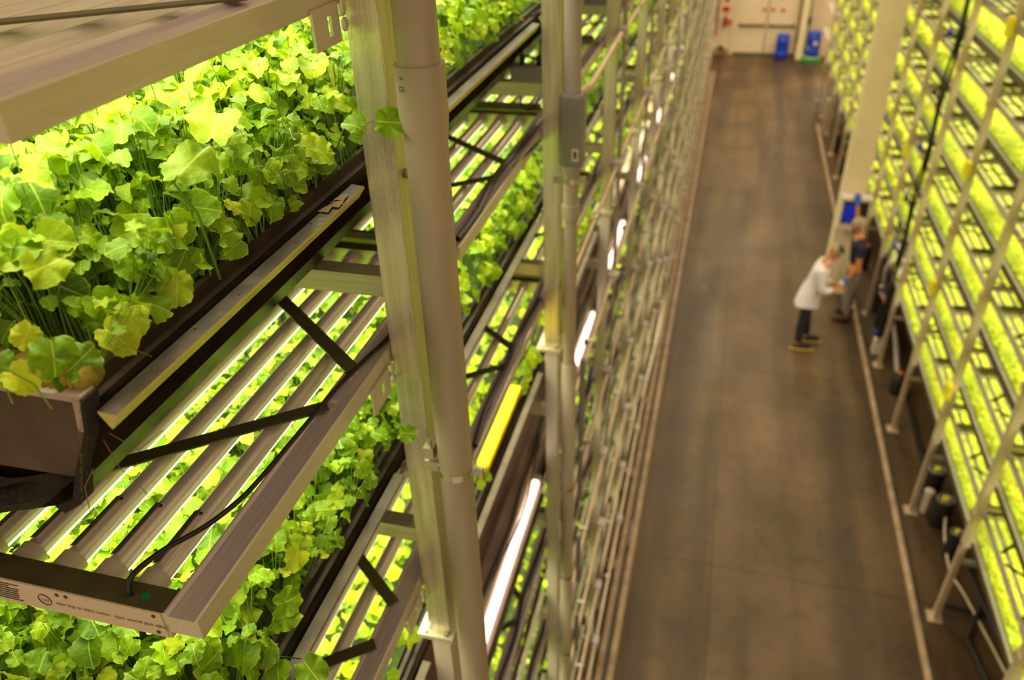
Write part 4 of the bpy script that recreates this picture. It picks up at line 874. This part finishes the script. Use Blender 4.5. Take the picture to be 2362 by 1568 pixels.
# person in the navy shirt, one gloved hand on the panel
J = dict(pelvis=(.03, .0, .74), waist=(.03, 0, .84), chest=(.02, 0, 1.0), upper=(.0, 0, 1.12), neck=(-.01, 0, 1.20), jaw=(-.035, -.01, 1.25), head=(-.045, -.01, 1.305), crown=(-.04, -.01, 1.375),
         hipL=(.03, -.08, .68), kneeL=(.0, -.09, .38), ankleL=(.045, -.10, .07), heelL=(.055, -.10, .035), toeL=(-.10, -.12, .03),
         hipR=(.03, .08, .68), kneeR=(.04, .10, .38), ankleR=(.10, .12, .07), heelR=(.11, .12, .035), toeR=(-.03, .13, .03),
         shL=(.02, -.14, 1.09), elL=(.03, -.19, .84), wrL=(-.055, -.19, .67), haL=(-.075, -.19, .63), shR=(.0, .14, 1.10), elR=(-.02, .25, 1.24), wrR=(-.05, .26, 1.44), haR=(-.055, .28, 1.49))
t = person('person', (1.80, 9.55, H), 'person in a navy shirt, grey trousers and blue gloves reaching up to the control panel', J, dict(sideL=(.6, -.6, 0), sideR=(1, 0, 0), curlL=.5, curlR=.3, face=(-.92, -.30, -.25)))
V = [(.03, 0, .76)]; R = [(.095, .11)]; E = []; sp = chain(0, [(.03, 0, .86), (.02, 0, 1.0), (.0, 0, 1.12), (-.006, 0, 1.165)], [(.09, .105), (.105, .12), (.092, .10), (.058, .065)], V, E, R) - 1
chain(sp, [(.02, -.14, 1.09), (.026, -.175, .93)], [.058, .052], V, E, R); chain(sp, [(.0, .14, 1.10), (-.015, .21, 1.19)], [.058, .052], V, E, R)
garment(t, 'navy_shirt', V, E, R, Mt['navy'])
V = [(.03, 0, .72)]; R = [(.092, .10)]; E = []
for s, kx, ax in ((-1, .0, .045), (1, .04, .10)): chain(0, [(.03, .08 * s, .64), (kx, .095 * s, .38), (ax, .11 * s, .09)], [.078, .064, .054], V, E, R)
garment(t, 'grey_trousers', V, E, R, Mt['jeans'])
for s, x in ((-1, .045), (1, .10)): MB().ball((x - .06, .115 * s, .04), .125, .048, .04, 16, 8).build('shoe', Mt['shoe'], t, smooth=True)
for w, h_, sd, c in (('wrL', 'haL', (.6, -.6, 0), .5), ('wrR', 'haR', (1, 0, 0), .3)):
    a = Vector(J[w]); h = Vector(J[h_]); d = h - a; V = [tuple(a)]; R = [.028]; E = []
    q = chain(0, [tuple(h)], [(.029, .022)], V, E, R); pm = chain(q, [tuple(h + d * .5)], [(.032, .018)], V, E, R); fingers(V, E, R, q, pm, d, sd, c, 1.0, .0105); garment(t, 'glove', V, E, R, Mt['glove'])
hd = Vector(J['head']); fd = Vector((-.92, -.30, -.25)).normalized(); up = Vector((0, 0, 1)); rt = fd.cross(up).normalized(); up = rt.cross(fd)
ellipsoid_cap(t, 'hair_net', hd + up * .020 - fd * .016, (rt, fd, up), (.084, .090, .078), Mt['net'], .05)
